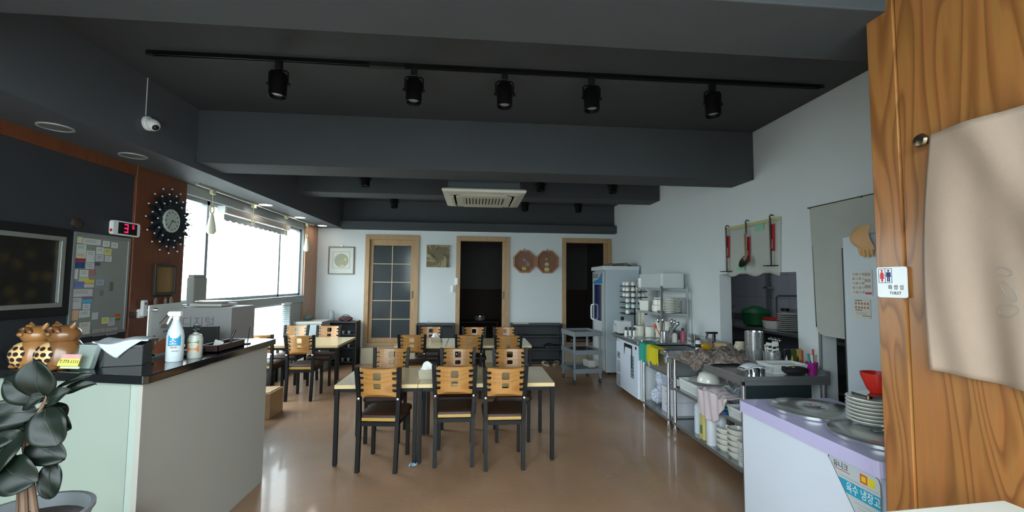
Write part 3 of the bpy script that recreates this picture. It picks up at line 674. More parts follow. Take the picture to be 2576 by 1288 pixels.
obj('label', B().plate([(-.03, .0755), (.03, .0755), (.03, .095), (-.03, .095)], [], .0008, cyl(.0362, .2), [(x*.006, .085) for x in range(-4, 5)]), mat('green_label', '#6a7a3c', .5), t)
obj('pump', B().lathe([(.016, .135), (.016, .15), (.005, .152), (.005, .168), (0, .168)], 14).box(-.012, .02, -.006, .006, .165, .173), black_pl, t, smooth=False)
t = thing('penholder_tray', 'low dark tray holding a tall pen and cards near the counter end', 'tray', (-1.80, 3.30, 1.1505), 0)
obj('tray', B().box(-.06, .06, -.17, .17, 0, .008).box(-.06, -.055, -.17, .17, 0, .05).box(.055, .06, -.17, .17, 0, .05).box(-.06, .06, -.17, -.165, 0, .05).box(-.06, .06, .165, .17, 0, .05), mat('brown_tray', '#3a2a26', .4), t)
obj('business_card', B().box(-.03, .03, -.09, -.086, .01, .075, Matrix.Rotation(.3, 4, 'Y')), paper, t)
o = obj('wooden_stick', B().tube([(-1.77, 3.33, 1.16), (-1.765, 3.335, 1.23), (-1.75, 3.35, 1.285)], [.007, .008, .009], 8), mat('dark_pen', '#2c2b2c', .5)); tag(o, 'thick dark stick standing in the tray near the counter end', 'stick')
o = obj('pen', B().tube([(-1.76, 3.55, 1.153), (-1.75, 3.56, 1.28)], .003, 6).lathe([(0, 0), (.025, 0), (.022, .008), (0, .01)], 12, (-1.76, 3.55, 1.1505)), black_pl); tag(o, 'thin black desk pen upright on its small stand', 'pen')
t = thing('card_terminal', 'dark card payment terminal lying on the counter', 'card terminal', (-1.86, 3.06, 1.1505), .1)
obj('body', B().box(-.045, .045, -.08, .09, 0, .035), black_pl, t, bev=.008); obj('screen', B().box(-.03, .03, .01, .07, .0352, .037), mat('grey_screen', '#4a5052', .2), t)
obj('key', B().box(-.03, .03, -.06, 0, .0352, .038), mat('grey_keys', '#6a6d6f', .5), t)
# monitor and white carton behind the counter
t = thing('carton', 'white lettered carton on the cabinet by the window', 'box', (-3.2, 4.85, 0))
t.location = (-2.80, 4.98, .70)
obj('box', B().box(-.27, .27, -.22, .26, 0, .66), mat('carton_white', '#a5a4a3', .7, var=.03), t, bev=.004)
text('lettering', '디지털', .12, frame_mat((-.22, -.2215, .50), *FC), mat('grey_ink', '#77787a', .7), t)
o = obj('pizza_box', B().box(-2.98, -2.66, 4.80, 5.12, 1.365, 1.395), mat('pale_box', '#c9c3bd', .6), bev=.004); tag(o, 'flat pale box on top of the white carton', 'box')
o = obj('round_tray', B().lathe([(0, 0), (.13, .0), (.17, .02), (.165, .024), (.12, .008), (0, .006)], 26, (-2.82, 4.95, 1.397)), ceram, smooth=True); tag(o, 'round white tray on top of the flat pale box', 'tray')
t = thing('cabinet', 'low grey cabinet under the white carton', 'cabinet', (-2.80, 4.98, 0))
obj('body', B().box(-.32, .30, -.28, .30, 0, .69), mat('cabinet_grey', '#6b6e70', .6), t); obj('door', B().box(-.30, -.01, -.295, -.281, .03, .66).box(.01, .28, -.295, -.281, .03, .66), mat('cabinet_grey', '#6b6e70', .6), t)
t = thing('monitor', 'black monitor on the cashier desk in front of the white carton', 'monitor', (-2.66, 4.40, .0), .15)
obj('screen', B().box(-.23, .2, -.02, .02, .92, 1.2), black_pl, t, bev=.006); obj('stand', B().box(-.02, .02, 0, .03, .70, .95).box(-.12, .12, -.08, .1, .69, .71), black_pl, t)
obj('shelf_stand', B().box(-.25, .25, -.15, .15, .0, .69), dark_sh, t)
t = thing('paper_bag', 'pale upright bag on the sill at the near end of the window', 'bag', (-3.12, 5.22, 1.372))
t.location = (-3.19, 5.26, 1.372)
obj('bag', B().box(-.04, .04, -.12, .12, 0, .30), mat('bag_grey', '#8d8d88', .8), t, bev=.01); obj('bag_fold', B().box(-.03, .03, -.11, .11, .30, .33), mat('bag_grey', '#8d8d88', .8), t)

# ---------------------------------------------------------------- left wall
def wall_frame(name, label, y0, y1, z0, z1, w, m_out, m_in, art, cat, inner=None, dz=.03):
    t = thing(name, label, cat, (XL+.008, 0, 0))
    f = lambda x0: (lambda a, b_, d: Vector((x0+d, a, b_)))
    obj('frame', B().plate([(y0, z0), (y1, z0), (y1, z1), (y0, z1)], [[(y0+w, z0+w), (y1-w, z0+w), (y1-w, z1-w), (y0+w, z1-w)]], dz, f(.0)), m_out, t, bev=.003)
    if inner:
        w2 = w+inner
        obj('inner_frame', B().plate([(y0+w, z0+w), (y1-w, z0+w), (y1-w, z1-w), (y0+w, z1-w)], [[(y0+w2, z0+w2), (y1-w2, z0+w2), (y1-w2, z1-w2), (y0+w2, z1-w2)]], dz+.012, f(.0)), m_in, t, bev=.003)
    obj('picture', B().box(.003, .009, y0+w, y1-w, z0+w, z1-w), art, t)
    return t
def art_mat():
    M = mat('sunflower_painting', '#241f12', .5); n = M.node_tree.nodes; L = M.node_tree.links; p = n['Principled BSDF']
    tcx = n.new('ShaderNodeTexCoord'); v = n.new('ShaderNodeTexVoronoi'); v.inputs['Scale'].default_value = 9; L.new(tcx.outputs['Object'], v.inputs[0])
    w = n.new('ShaderNodeTexNoise'); w.inputs['Scale'].default_value = 14; w.inputs['Distortion'].default_value = 2; L.new(tcx.outputs['Object'], w.inputs[0])
    r = n.new('ShaderNodeValToRGB'); r.color_ramp.elements[0].color = lin('#4a3a16'); r.color_ramp.elements[1].color = lin('#15140c'); r.color_ramp.elements[1].position = .5; L.new(v.outputs[0], r.inputs[0])
    mx = n.new('ShaderNodeMix'); mx.data_type = 'RGBA'; mx.blend_type = 'MULTIPLY'; mx.inputs[0].default_value = .7; L.new(r.outputs[0], mx.inputs[6]); L.new(w.outputs[1], mx.inputs[7]); L.new(mx.outputs[2], p.inputs['Base Color'])
    return M
wall_frame('painting', 'large dark floral painting in a black frame with a silver inner frame', 2.70, 3.73, 1.36, 2.04, .065, black_pl, mat('silver_frame', '#9b9c96', .35, .6), art_mat(), 'painting', .035, .02)
t = thing('notice_board', 'white notice board covered in small cards on the dark left wall', 'notice board', (XL+.008, 0, 0))
y0, y1, z0, z1 = 3.745, 4.32, 1.16, 2.03
f = lambda a, b_, d: Vector((d, a, b_))
obj('board', B().box(.0, .008, y0, y1, z0, z1), mat('board_white', '#83857f', .5, var=.06, scale=5), t)
obj('frame', B().plate([(y0, z0), (y1, z0), (y1, z1), (y0, z1)], [[(y0+.025, z0+.025), (y1-.025, z0+.025), (y1-.025, z1-.03), (y0+.025, z1-.03)]], .016, f), mat('board_frame', '#8b8d8c', .4, .4), t, bev=.002)
notes = [  # y, z(top), w, h, colour, words
 (3.775, 1.99, .05, .05, '#a7a883', 'tiny yellowish card at the top left corner'), (3.83, 1.985, .17, .05, '#a2a39f', 'wide grey-white strip along the top'), (4.02, 1.98, .07, .05, '#a9aaa5', 'card with a round mark at the top middle'), (4.11, 1.975, .07, .05, '#aaa9a2', 'white card at the top right'),
 (3.775, 1.93, .09, .065, '#9aa39a', 'pale green-headed note'), (3.775, 1.865, .09, .05, '#a59f92', 'cream note above the red strip'), (3.775, 1.815, .09, .025, '#9c2c20', 'bright red strip'), (3.87, 1.885, .08, .10, '#9fa29c', 'tall grey-white note'), (3.96, 1.92, .075, .06, '#a6a7a4', 'white note with a small red mark'), (3.96, 1.855, .08, .055, '#9a9b9a', 'white note with a red underline'), (4.04, 1.915, .075, .06, '#a8a065', 'yellow note'), (4.05, 1.85, .07, .05, '#a3a4a0', 'note below the yellow note'),
 (3.765, 1.785, .095, .05, '#1d3f70', 'dark blue card'), (3.87, 1.78, .08, .05, '#9b9c99', 'grey note right of the dark blue card'), (3.955, 1.79, .05, .03, '#3d4350', 'small dark blot-like sticker'),
 (3.775, 1.725, .03, .08, '#a9a9a5', 'narrow white note'), (3.82, 1.72, .08, .06, '#a5a69e', 'pale note beside the framed stamp'), (3.905, 1.73, .055, .05, '#8b5c58', 'small note with a brown border'), (3.82, 1.655, .09, .03, '#9ca06a', 'olive strip'),
 (3.765, 1.625, .10, .05, '#5a6192', 'violet-blue card'), (3.87, 1.64, .09, .03, '#b59a3c', 'yellow banner card'), (3.87, 1.605, .09, .03, '#a39a98', 'pink-white strip under the yellow banner'), (3.98, 1.64, .08, .05, '#7f8592', 'bluish note with a dark line'),
 (3.77, 1.56, .18, .06, '#9d9b97', 'wide blank note'), (3.765, 1.49, .09, .09, '#a09c97', 'square blank note'), (3.86, 1.51, .09, .03, '#6c5560', 'plum strip above the blue card'), (3.86, 1.475, .09, .03, '#3f86a8', 'light blue card'), (3.87, 1.44, .07, .05, '#a3a5ab', 'white flap under the light blue card'), (4.02, 1.55, .03, .05, '#5b5c66', 'small dark portrait sticker'), (4.12, 1.62, .03, .08, '#4e4d4b', 'dark folded corner'),
 (3.775, 1.39, .06, .08, '#b08b6c', 'peach card'), (3.84, 1.385, .10, .06, '#a5a6a2', 'note with a black round mark'), (3.96, 1.36, .06, .06, '#9a9b99', 'blank note near the board bottom'), (4.20, 1.33, .055, .022, '#c0452e', 'red tab of the colour strips'), (4.20, 1.308, .055, .016, '#c07a2e', 'orange tab of the colour strips'), (4.20, 1.292, .055, .02, '#2e7a4a', 'green tab of the colour strips'),
 (3.74, 1.28, .08, .08, '#9c9a94', 'hanging note at the lower left corner'), (3.85, 1.285, .10, .11, '#a9a699', 'note taped below the board edge'), (4.06, 1.31, .07, .055, '#b1ad68', 'yellow sticky note at the bottom'), (4.13, 1.30, .07, .07, '#97979a', 'grey note beside the yellow sticky note'), (3.98, 1.215, .12, .06, '#8f8279', 'brownish card on the lower edge'), (4.11, 1.21, .12, .06, '#94877e', 'rightmost brownish card on the lower edge')]
for i, (y, z, w, h, c, l) in enumerate(notes):
    M_ = mat('note_'+c[1:], c if c in ('#9c2c20','#1d3f70','#2e7a4a','#c0452e','#c07a2e') else tuple(min(.8, q*1.45) for q in lin(c)[:3]), .8, var=.05, scale=20)
    d0 = .0095+(i % 3)*.0012
    b = B().box(XL+.008+d0, XL+.0092+d0, y, y+w, z-h, z)
    o = obj('memo_note', b, [M_, ink]); tag(o, l+' on the notice board', 'note', 'notes pinned on the notice board')
    if h > .045 and w > .06:
        for k in range(2):
            obj('printed_line', B().box(XL+.0093+d0, XL+.0097+d0, y+.012, y+w*.75, z-.014-k*.014-.003, z-.014-k*.014), mat('faint_print', '#5c5e60', .7), o)
t = thing('digital_clock', 'white digital clock with red figures above the notice board', 'clock', (XL+.008, 4.24, 2.11), 0)
obj('case', B().plate(rrect(-.155, .155, -.065, .065, .025), [], .035, f), white_pl, t, bev=.004)
sc_ = obj('display', B().plate(rrect(-.10, .115, -.052, .052, .004), [], .002, lambda a, b_, d: Vector((.0352+d, a, b_))), mat('clock_display', '#0b0b0d', .2), t)
rl = mat('red_led', '#ff1440', .5, emit=1.6)
def digit(ch_, y, z, hgt, par):
    seg = {'a': (0, 1, 1, 1), 'b': (1, 1, 1, .5), 'c': (1, .5, 1, 0), 'd': (0, 0, 1, 0), 'e': (0, .5, 0, 0), 'f': (0, 1, 0, .5), 'g': (0, .5, 1, .5)}
    use = {'3': 'abcdg', '6': 'acdefg', '5': 'acdfg'}[ch_]; w = hgt*.5; th = hgt*.07
    for k in use:
        xa, za, xb, zb = seg[k]
        ya, yb = sorted((y+xa*w, y+xb*w)); z0_, z1_ = sorted((z+za*hgt, z+zb*hgt))
        obj('led_segment', B().box(.0373, .0378, ya-th*.8, yb+th*.8, z0_-th, z1_+th), rl, par)
digit('3', -.03, -.032, .07, sc_); digit('6', .06, .008, .032, sc_)
obj('button', B().box(.012, .03, -.16, -.156, -.04, -.015), red_m, t)
o = obj('round_sensor', B().lathe([(.045, 0), (.042, .015), (.03, .022), (0, .024)], 20, (XL+.0065, 3.77, 2.10), Matrix.Rotation(PI/2, 4, 'Y')), mat('sensor_dark', '#33261f', .6), smooth=True); tag(o, 'small round dark knob on the wall above the notice board', 'knob')
# starburst clock
t = thing('wall_clock', 'starburst wall clock with dark petals and crystal tips on the wooden pillar', 'clock', (XL+.031, 4.77, 2.26))
pet = mat('petal_metal', '#262d37', .35, .4); cry = mat('crystal', '#c9d4d8', .08, .3)
def petal(r0, r1, w, a, x):
    o = [(r0, -.004), ((r0+r1)*.45, -w*.75), ((r0+r1)*.55, -w), (r1*.9, -w*.5), (r1, 0), (r1*.9, w*.5), ((r0+r1)*.55, w), ((r0+r1)*.45, w*.75), (r0, .004)]
    ca, sa = math.cos(a), math.sin(a)
    return B().plate(o, [], .004, lambda p_, q_, d: Vector((x+d+.02*(p_/r1), p_*ca-q_*sa, p_*sa+q_*ca)))
for ring, (n_, r1, w, x) in enumerate(((16, .33, .034, .0), (16, .27, .034, .012), (14, .20, .03, .02))):
    for k in range(n_):
        a = 2*PI*(k+.5*(ring % 2))/n_
        pp = obj('petal', petal(.09, r1, w, a, x), pet, t)
        obj('crystal', B().ball((x+.03, (r1+.008)*math.cos(a), (r1+.008)*math.sin(a)), .009, u=8, v=6), cry, pp, smooth=True)
RY = Matrix.Rotation(PI/2, 4, 'Y')
dial = obj('dial', B().lathe([(.122, .03), (.122, .045), (.112, .05), (.11, .046), (0, .046)], 36, (0, 0, 0), RY), mat('clock_dial', '#b3bcb4', .5), t, smooth=False)
for k in range(12):
    a = PI/2-2*PI*k/12; Mt = Matrix.Translation((.0465, .09*math.cos(a), .09*math.sin(a))) @ Matrix.Rotation(a, 4, 'X')
    obj('hour_mark', B().box(0, .001, -.010, .010, -.004, .004, Mt), ink, dial)
for a, l_, w in ((-.12, .05, .004), (PI+1.05, .085, .0025)):
    obj('hand', B().box(.048, .0495, -.012, l_, -w, w, Matrix.Rotation(a, 4, 'X')), ink, dial)
wall_frame('mirror', 'small dark-framed gold picture on the wooden pillar under the clock', 4.60, 4.91, 1.49, 1.80, .025, mat('dark_green_frame', '#2b2620', .4), None, mat('gold_leaf_picture', '#8a6a3e', .15, .3, var=.1), 'picture').location.x = XL+.032
t = thing('wall_phone', 'white handset phone hanging on the wooden pillar', 'telephone', (XL+.031, 4.46, 1.36), 0)
obj('cradle', B().plate(rrect(-.032, .032, -.085, .0, .012), [], .025, f), white_pl, t, bev=.003)
h = obj('handset', B().plate(rrect(-.024, .024, -.07, .085, .014), [], .03, lambda a, b_, d: Vector((.026+d, a, b_))), white_pl, t, bev=.004)
obj('earpiece', B().box(.0565, .058, -.012, .012, .04, .065), mat('phone_grey', '#5c6468', .5), h)
for k in range(3): obj('cable', B().tube([(.01, -.14, -.02-k*.02), (.012, -.08, -.035-k*.02), (.01, -.03, -.03-k*.02)], .003, 6), black_pl, t)
t = thing('key_rack', 'pale ornaments hanging on hooks below the small picture', 'ornament', (XL+.031, 4.64, 1.42))
for dy, r, n_ in ((0, .028, 'ornament'), (.14, .026, 'ornament'), (.22, .03, 'ornament')): obj(n_, B().ball((.02, dy, 0), r, (.4, .9, 1.6), 12, 8), mat('pale_ornament', '#7f7064', .6), t, smooth=True)
obj('rail', B().box(0, .012, -.02, .25, .05, .065), red_w, t)

# ---------------------------------------------------------------- window side details
t = thing('roller_blind', 'white rolled-up blind cassette above the window', 'blind', (-3.19, 0, 2.50))
obj('cassette', B().box(-.04, .04, 5.70, 7.60, .0, .075), mat('blind_white', '#b5aca6', .5), t, bev=.006)
obj('end_cap', B().box(-.045, .045, 5.66, 5.70, -.005, .08), white_pl, t)
def lace(u, v):
    z = -.01-v*(.07+.018*abs(math.sin(u*40))); return Vector((.0, 5.72+u*1.86, z))
obj('lace_edge', B().grid(90, 3, lace), mat('lace', '#c5cdd2', .9), t, solid=.002)
t = thing('venetian_blind', 'narrow white venetian blind drawn down beside the lower window', 'blind', (-3.17, 7.62, 0))
for k in range(26): obj('slat', B().box(-.02, .02, -.14, .14, -.0012, .0012, Matrix.Translation((0, 0, .42+k*.032)) @ Matrix.Rotation(.5, 4, 'Y')), mat('slat_white', '#cdd5d8', .5), t)
obj('cord', B().tube([(0, -.08, .40), (0, -.08, 1.26)], .003, 6), white_pl, t); obj('head_rail', B().box(-.02, .02, -.15, .15, 1.235, 1.265), white_pl, t)
t = thing('light_track', 'white lighting track along the soffit above the window', 'light track', (-3.12, 0, ZS))
obj('rail', B().box(-.018, .018, 5.05, 8.55, -.022, 0), mat('track_cream', '#a9a99c', .5), t)
yl = mat('cream_cord', '#c9c7a0', .6)
for y, l, q in ((5.35, 'hanging cord with a ring lamp holder nearest the pillar with the clock', 1), (6.30, 'second hanging cord with a ring from the soffit track', 0), (7.35, 'third hanging cord with a ring from the soffit track', 0), (8.25, 'hanging cream pendant at the back end of the soffit track', 2)):
    t = thing('pendant_cord', l, 'pendant lamp', (-3.12, y, ZS-.022), 0, 'pendants hanging from the window track')
    obj('adapter', B().box(-.02, .02, -.035, .035, -.045, 0), yl, t, bev=.004)
    obj('cord', B().tube([(0, 0, -.045), (0, 0, -.19)], .004, 6), yl, t)
    pts = [(0, .035*math.sin(2*PI*k/16), -.23+.045*math.cos(2*PI*k/16)) for k in range(17)]
    obj('ring', B().tube(pts, .009, 8, cap=False), yl, t, smooth=True)
    if q: obj('bulb_shade', B().lathe([(.012, 0), (.022, -.03), (.045, -.16), (.05, -.22), (.03, -.25), (0, -.255)], 16, (0, 0, -.27)), mat('pendant_cream', '#dedbc4', .5), t, smooth=True)

# ---------------------------------------------------------------- back wall
t = thing('picture', 'round pale artwork in a thin brown frame left of the glazed door', 'picture', (-2.735, YB, 2.065))
f2 = lambda a, b_, d: Vector((a, -.004-d, b_))
obj('frame', B().plate([(-.26, -.285), (.26, -.285), (.26, .285), (-.26, .285)], [[(-.24, -.265), (.24, -.265), (.24, .265), (-.24, .265)]], .025, f2), mat('thin_brown_frame', '#6d5646', .4), t)
obj('mount', B().box(-.24, .24, -.01, -.005, -.265, .265), mat('mount_white', '#c6cac4', .6), t)
obj('inner_line', B().plate([(-.17, -.17), (.17, -.17), (.17, .17), (-.17, .17)], [[(-.163, -.163), (.163, -.163), (.163, .163), (-.163, .163)]], .002, lambda a, b_, d: Vector((a, -.0101-d, b_+.01))), mat('grey_line', '#8b8f8b', .6), t)
obj('round_art', B().lathe([(.14, 0), (.139, .003), (0, .003)], 36, (0, -.0102, .0), Matrix.Rotation(PI/2, 4, 'X')), mat('moon_green', '#9a9c86', .6, var=.15, scale=12), t)
obj('gold_spot', B().lathe([(.032, 0), (0, .001)], 16, (.02, -.0135, -.115), Matrix.Rotation(PI/2, 4, 'X') @ Matrix.Diagonal((1.4, 1, 1, 1))), mat('gold_spot', '#c4b47c', .6), t)
obj('gold_spot', B().lathe([(.028, 0), (0, .001)], 16, (.08, -.0135, .02), Matrix.Rotation(PI/2, 4, 'X')), mat('gold_spot', '#c4b47c', .6), t)
obj('hanging_clip', B().lathe([(.02, 0), (.02, .006), (0, .006)], 12, (0, -.02, .3), Matrix.Rotation(PI/2, 4, 'X')), steel_d, t)
t = thing('relief_panel', 'square bark-like swirl relief between the glazed door and the open middle door', 'wall art', (-.77, YB, 2.18))
def swirl(u, v):
    x, z = (u-.5)*.47, (v-.5)*.46; dx, dz = x-.02, z-.05; r = math.hypot(dx, dz); a = math.atan2(dz, dx)
    h = .016*math.sin(3*a+20*r)*min(1, r*6)-.04*math.exp(-(r/.10)**2)+.010*math.sin(8*a+34*r)*min(1, r*5)+.005*math.sin(19*a+50*r)*min(1, r*5)
    return Vector((x, -.045-h if 0 < u < 1 and 0 < v < 1 else -.04, z))
def bark_mat():
    M = mat('bark_relief', '#8d8060', .6, var=.3, scale=12, bump=.3, bscale=60); n = M.node_tree.nodes; L = M.node_tree.links; p = n['Principled BSDF']; old = p.inputs['Base Color'].links[0].from_socket
    tt = n.new('ShaderNodeTexCoord'); mp = n.new('ShaderNodeMapping'); mp.inputs['Location'].default_value = (-.1, .0, -.25); mp.inputs['Scale'].default_value = (5, .1, 5); L.new(tt.outputs['Object'], mp.inputs[0])
    g_ = n.new('ShaderNodeTexGradient'); g_.gradient_type = 'SPHERICAL'; L.new(mp.outputs[0], g_.inputs[0]); r = n.new('ShaderNodeValToRGB'); e = r.color_ramp.elements; e[0].position = .1; e[0].color = (1, 1, 1, 1); e[1].position = .55; e[1].color = (.16, .15, .13, 1); L.new(g_.outputs[0], r.inputs[0])
    mx = n.new('ShaderNodeMix'); mx.data_type = 'RGBA'; mx.blend_type = 'MULTIPLY'; mx.inputs[0].default_value = 1; L.new(old, mx.inputs[6]); L.new(r.outputs[0], mx.inputs[7]); L.new(mx.outputs[2], p.inputs['Base Color']); return M
obj('relief', B().grid(56, 56, swirl), bark_mat(), t, smooth=True)
obj('backing', B().box(-.235, .235, -.039, -.003, -.23, .23), mat('bark_side', '#6b6047', .7), t)
t = thing('octagon_frame', 'left octagonal wooden wall frame with dried flowers', 'wall art', (1.055, YB, 2.09), 0, 'octagonal wooden frames')
def oct_(r, rot=PI/8): return [(r*math.cos(rot+k*PI/4), r*math.sin(rot+k*PI/4)) for k in range(8)]
obj('frame', B().plate(oct_(.262), [oct_(.225)], .04, f2), wood('oct_wood', '#a8693c', '#8f5530', ring=9), t, bev=.004)
obj('backing', B().plate(oct_(.226), [], .006, f2), mat('cork_brown', '#7c5540', .7, var=.1, scale=30), t)
obj('hanger', B().tube([(.012*math.cos(a*PI/4), -.01, .265+.012*math.sin(a*PI/4)) for a in range(9)], .0035, 6), black_met, t)
def blossoms(pts, par):
    for x, z, r, c in pts:
        b = B()
        for k in range(6):
            a = k*PI/3; b.ball((x+r*.6*math.cos(a), -.018, z+r*.5*math.sin(a)), r*.5, (1, .4, 1), 8, 6)
        obj('dried_flower', b, mat('flower_'+c[1:], c, .7), par, smooth=True, kind='stuff')
blossoms([(.0, .04, .035, '#9c7a86'), (.06, .0, .04, '#8f6a80'), (.08, -.06, .045, '#9a8355'), (.0, -.15, .05, '#b39a62')], t)
obj('stem', B().tube([(.0, -.015, .06), (.06, -.015, -.01), (.07, -.015, -.08), (.0, -.015, -.15)], .004, 6), mat('stem', '#5b4a35', .7), t)
o2_ = dup(t, (1.55, YB, 2.09), 0, 'right octagonal wooden wall frame with a hanging flower stem')
for c_ in list(o2_.children):
    if c_.name.startswith(('dried_flower', 'stem')): bpy.data.objects.remove(c_)
blossoms([(-.02, .06, .025, '#a5916f'), (-.01, -.05, .045, '#b9a888'), (-.01, -.165, .055, '#c2ad7a')], o2_)
obj('stem', B().tube([(-.03, -.015, .24), (-.01, -.015, .1), (-.01, -.015, -.05), (-.01, -.015, -.16)], .004, 6), mat('stem', '#5b4a35', .7), o2_)
t = thing('wall_remote', 'small white remote in a holder on the left jamb of the middle door', 'remote', (-.44, YB-.031, 1.55))
obj('holder', B().box(-.06, .0, -.02, 0, -.12, .02), white_pl, t, bev=.004); obj('switch_plate', B().box(.02, .09, -.012, 0, .04, .18), white_pl, t, bev=.003)

def shelf_unit(x0, x1, name_label, zt, levels, mats=dark_sh):
    t = thing('shoe_shelf', name_label, 'shelf', ((x0+x1)/2, 8.90, 0)); w = (x1-x0)/2
    obj('top_board', B().box(-w, w, -.17, .15, zt-.03, zt), mats, t, bev=.003)
    for x in (-w, w-.02): obj('side_board', B().box(x, x+.02, -.16, .15, 0, zt-.03), mats, t)
    obj('back_board', B().box(-w+.02, w-.02, .135, .15, 0, zt-.03), mats, t)
    for z in levels: obj('shelf_board', B().box(-w+.02, w-.02, -.16, .135, z, z+.02), mats, t)
    return t
shelf_unit(.76, 1.82, 'wide dark shoe shelf with three levels right of the middle door', .80, (.02, .28, .54))
shelf_unit(-1.15, -.40, 'narrow dark shoe shelf between the glazed door and the middle door', .80, (.02, .40))
shelf_unit(-2.95, -2.30, 'dark shelf with small glasses by the back corner', .85, (.05, .32, .58))
o = obj('step_board', B().box(-2.24, -1.17, 8.86, 9.06, .0, .31), mat('step_beige', '#b7ac92', .5), bev=.006); tag(o, 'beige boxed step in front of the glazed door', 'step')
o = obj('step_board', B().box(-.37, .72, 8.90, 9.06, .0, .31), mat('step_beige', '#b7ac92', .5), bev=.006); tag(o, 'beige boxed step in front of the open middle door', 'step')
o = obj('step_board', B().box(1.88, 2.96, 8.86, 9.06, .0, .31), mat('step_beige', '#b7ac92', .5), bev=.006); tag(o, 'beige boxed step in front of the right-hand door behind the grey cart', 'step')
for k, (x, y, r) in enumerate(((1.45, 8.62, .3), (1.66, 8.66, -.5))):
    t = thing('slipper', ('left beige slipper on the floor before the wide shoe shelf', 'right beige slipper on the floor before the wide shoe shelf')[k], 'slipper', (x, y, 0), r, 'beige slippers')
    bz = mat('slipper_beige', '#a89a80', .8)
    obj('sole', B().plate([(.045*math.cos(a*PI/10), .13*math.sin(a*PI/10)) for a in range(20)], [], .02, lambda a, b_, d: Vector((a, b_, .001+d))), bz, t, smooth=False)
    obj('strap', B().grid(10, 4, lambda u, v: Vector((-.05*math.cos(PI*u), .01+v*.09, .02+.045*math.sin(PI*u)))), bz, t, smooth=True, solid=.006)
o = obj('black_shoes_tray', B().box(1.46, 1.80, 8.76, 8.98, .301, .36).box(1.5, 1.62, 8.78, 8.96, .36, .385), black_pl, bev=.01); tag(o, 'flat black bundle on the middle level of the wide shoe shelf', 'bundle')
for k in range(3):
    for q in range(3):
        t = obj('glass_cup', B().lathe([(.022, 0), (.028, .06), (.026, .06), (.02, .005), (0, .004)], 14, (-2.68+.11*q, 8.82, (.07, .34, .60)[k]+.0005)), mat('cup_glass', '#b7bcbe', .15, alpha=.6), smooth=True)
        tag(t, f'small glass cup on the {["bottom", "middle", "top"][k]} level of the corner shelf, {["left", "middle", "right"][q]} one', 'cup', 'glass cups on the corner shelf')
t = thing('fabric_bag', 'small dark handbag with red piping on the corner shelf', 'bag', (-2.55, 8.88, .8505))
obj('body', B().ball((0, 0, .045), .12, (1.15, .6, .42), 18, 10), mat('dark_bag', '#3c3236', .7, var=.4, scale=14), t, smooth=True)
obj('handle', B().tube([(-.08*math.cos(k*PI/8), 0, .07+.05*math.sin(k*PI/8)) for k in range(9)], .006, 6), black_pl, t, smooth=True)
obj('piping', B().tube([(-.13+.26*k/8, -.07, .03+.02*math.sin(k)) for k in range(9)], .006, 6), mat('bag_red', '#9c3527', .6), t)
t = thing('glass_pitcher', 'glass pitcher beside the dark handbag in the back corner', 'pitcher', (-2.83, 8.88, .8505))
obj('body', B().lathe([(.05, 0), (.065, .03), (.06, .12), (.045, .18), (.05, .2)], 18, cap=False), mat('pitcher_glass', '#bcc7ca', .15, alpha=.5), t, smooth=True, solid=.004)
obj('handle', B().tube([(.055, 0, .16), (.1, 0, .15), (.1, 0, .07), (.062, 0, .05)], .008, 8), mat('pitcher_glass', '#bcc7ca', .15, alpha=.5), t, smooth=True)
o = obj('yellow_ruler', B().box(-2.48, -2.31, 8.93, 8.97, .8505, .862), mat('yellow_wood', '#d4a437', .5)); tag(o, 'thin yellow strip lying along the corner shelf', 'ruler')
t = thing('chest_cooler', 'white chest cabinet in the back corner by the window', 'cabinet', (-2.97, 8.35, 0))
obj('body', B().box(-.26, .22, -.26, .22, 0, .86), mat('chest_white', '#a9b5b8', .5), t, bev=.006)
obj('top', B().box(-.27, .235, -.275, .235, .865, .905), mat('chest_top', '#b7b3ab', .4), t, bev=.006)
obj('handle', B().tube([(-.24, -.27, .93), (-.24, -.3, .93), (-.24, -.3, .80), (-.24, -.27, .80)], .008, 6), steel_d, t)
o = obj('cloth_bundle', B().ball((-3.08, 8.35, .955), .09, (1, 1, .62), 14, 9), mat('dark_green_cloth', '#4a5650', .9, var=.3, scale=20), smooth=True); tag(o, 'dark greenish cloth bundle on the white chest cabinet', 'cloth')
o = obj('open_letter', B().box(.80, 1.12, 8.76, 8.95, .8015, .806), paper); tag(o, 'flat white paper on top of the wide shoe shelf', 'paper')
o = obj('small_clip_stand', B().tube([(-.92, 8.86, .801), (-.92, 8.86, .86)], .006, 6).tube([(-.88, 8.86, .801), (-.88, 8.86, .84)], .006, 6).box(-.93, -.87, 8.85, 8.87, .801, .807), steel_d); tag(o, 'tiny metal stand on top of the narrow shoe shelf', 'stand')

# ---------------------------------------------------------------- steel counter by the hatch
CX = 2.22
t = thing('steel_counter', 'stainless steel counter with two shelves under the kitchen hatch', 'counter', (CX, 3.42, 0))
obj('worktop', B().box(0, .775, 0, 1.36, .845, .885), steel, t, bev=.004)
obj('front_lip', B().box(0, .02, 0, 1.36, .81, .845).box(0, .775, 0, .02, .81, .845), steel, t, bev=.003)
obj('middle_shelf', B().box(.0, .76, .05, 1.30, .47, .50), steel_d, t, bev=.003); obj('bottom_shelf', B().box(.0, .76, .05, 1.30, .09, .125), steel_d, t, bev=.003)
obj('end_panel', B().box(.03, .62, .02, .035, .05, .81), mat('dark_end_steel', '#4b5a5c', .35, .7), t)
for x, y in ((.025, .03), (.025, 1.27), (.74, .03), (.74, 1.27)):
    l = obj('leg', B().tube([(x, y, .03), (x, y, .845)], .019, 14), chrome if y > 1 else steel, t, smooth=True)
    obj('foot', B().tube([(x, y, 0), (x, y, .045)], .022, 12), steel_d, l)
obj('upstand', B().box(.765, .777, .0, .42, .885, .92), steel, t)

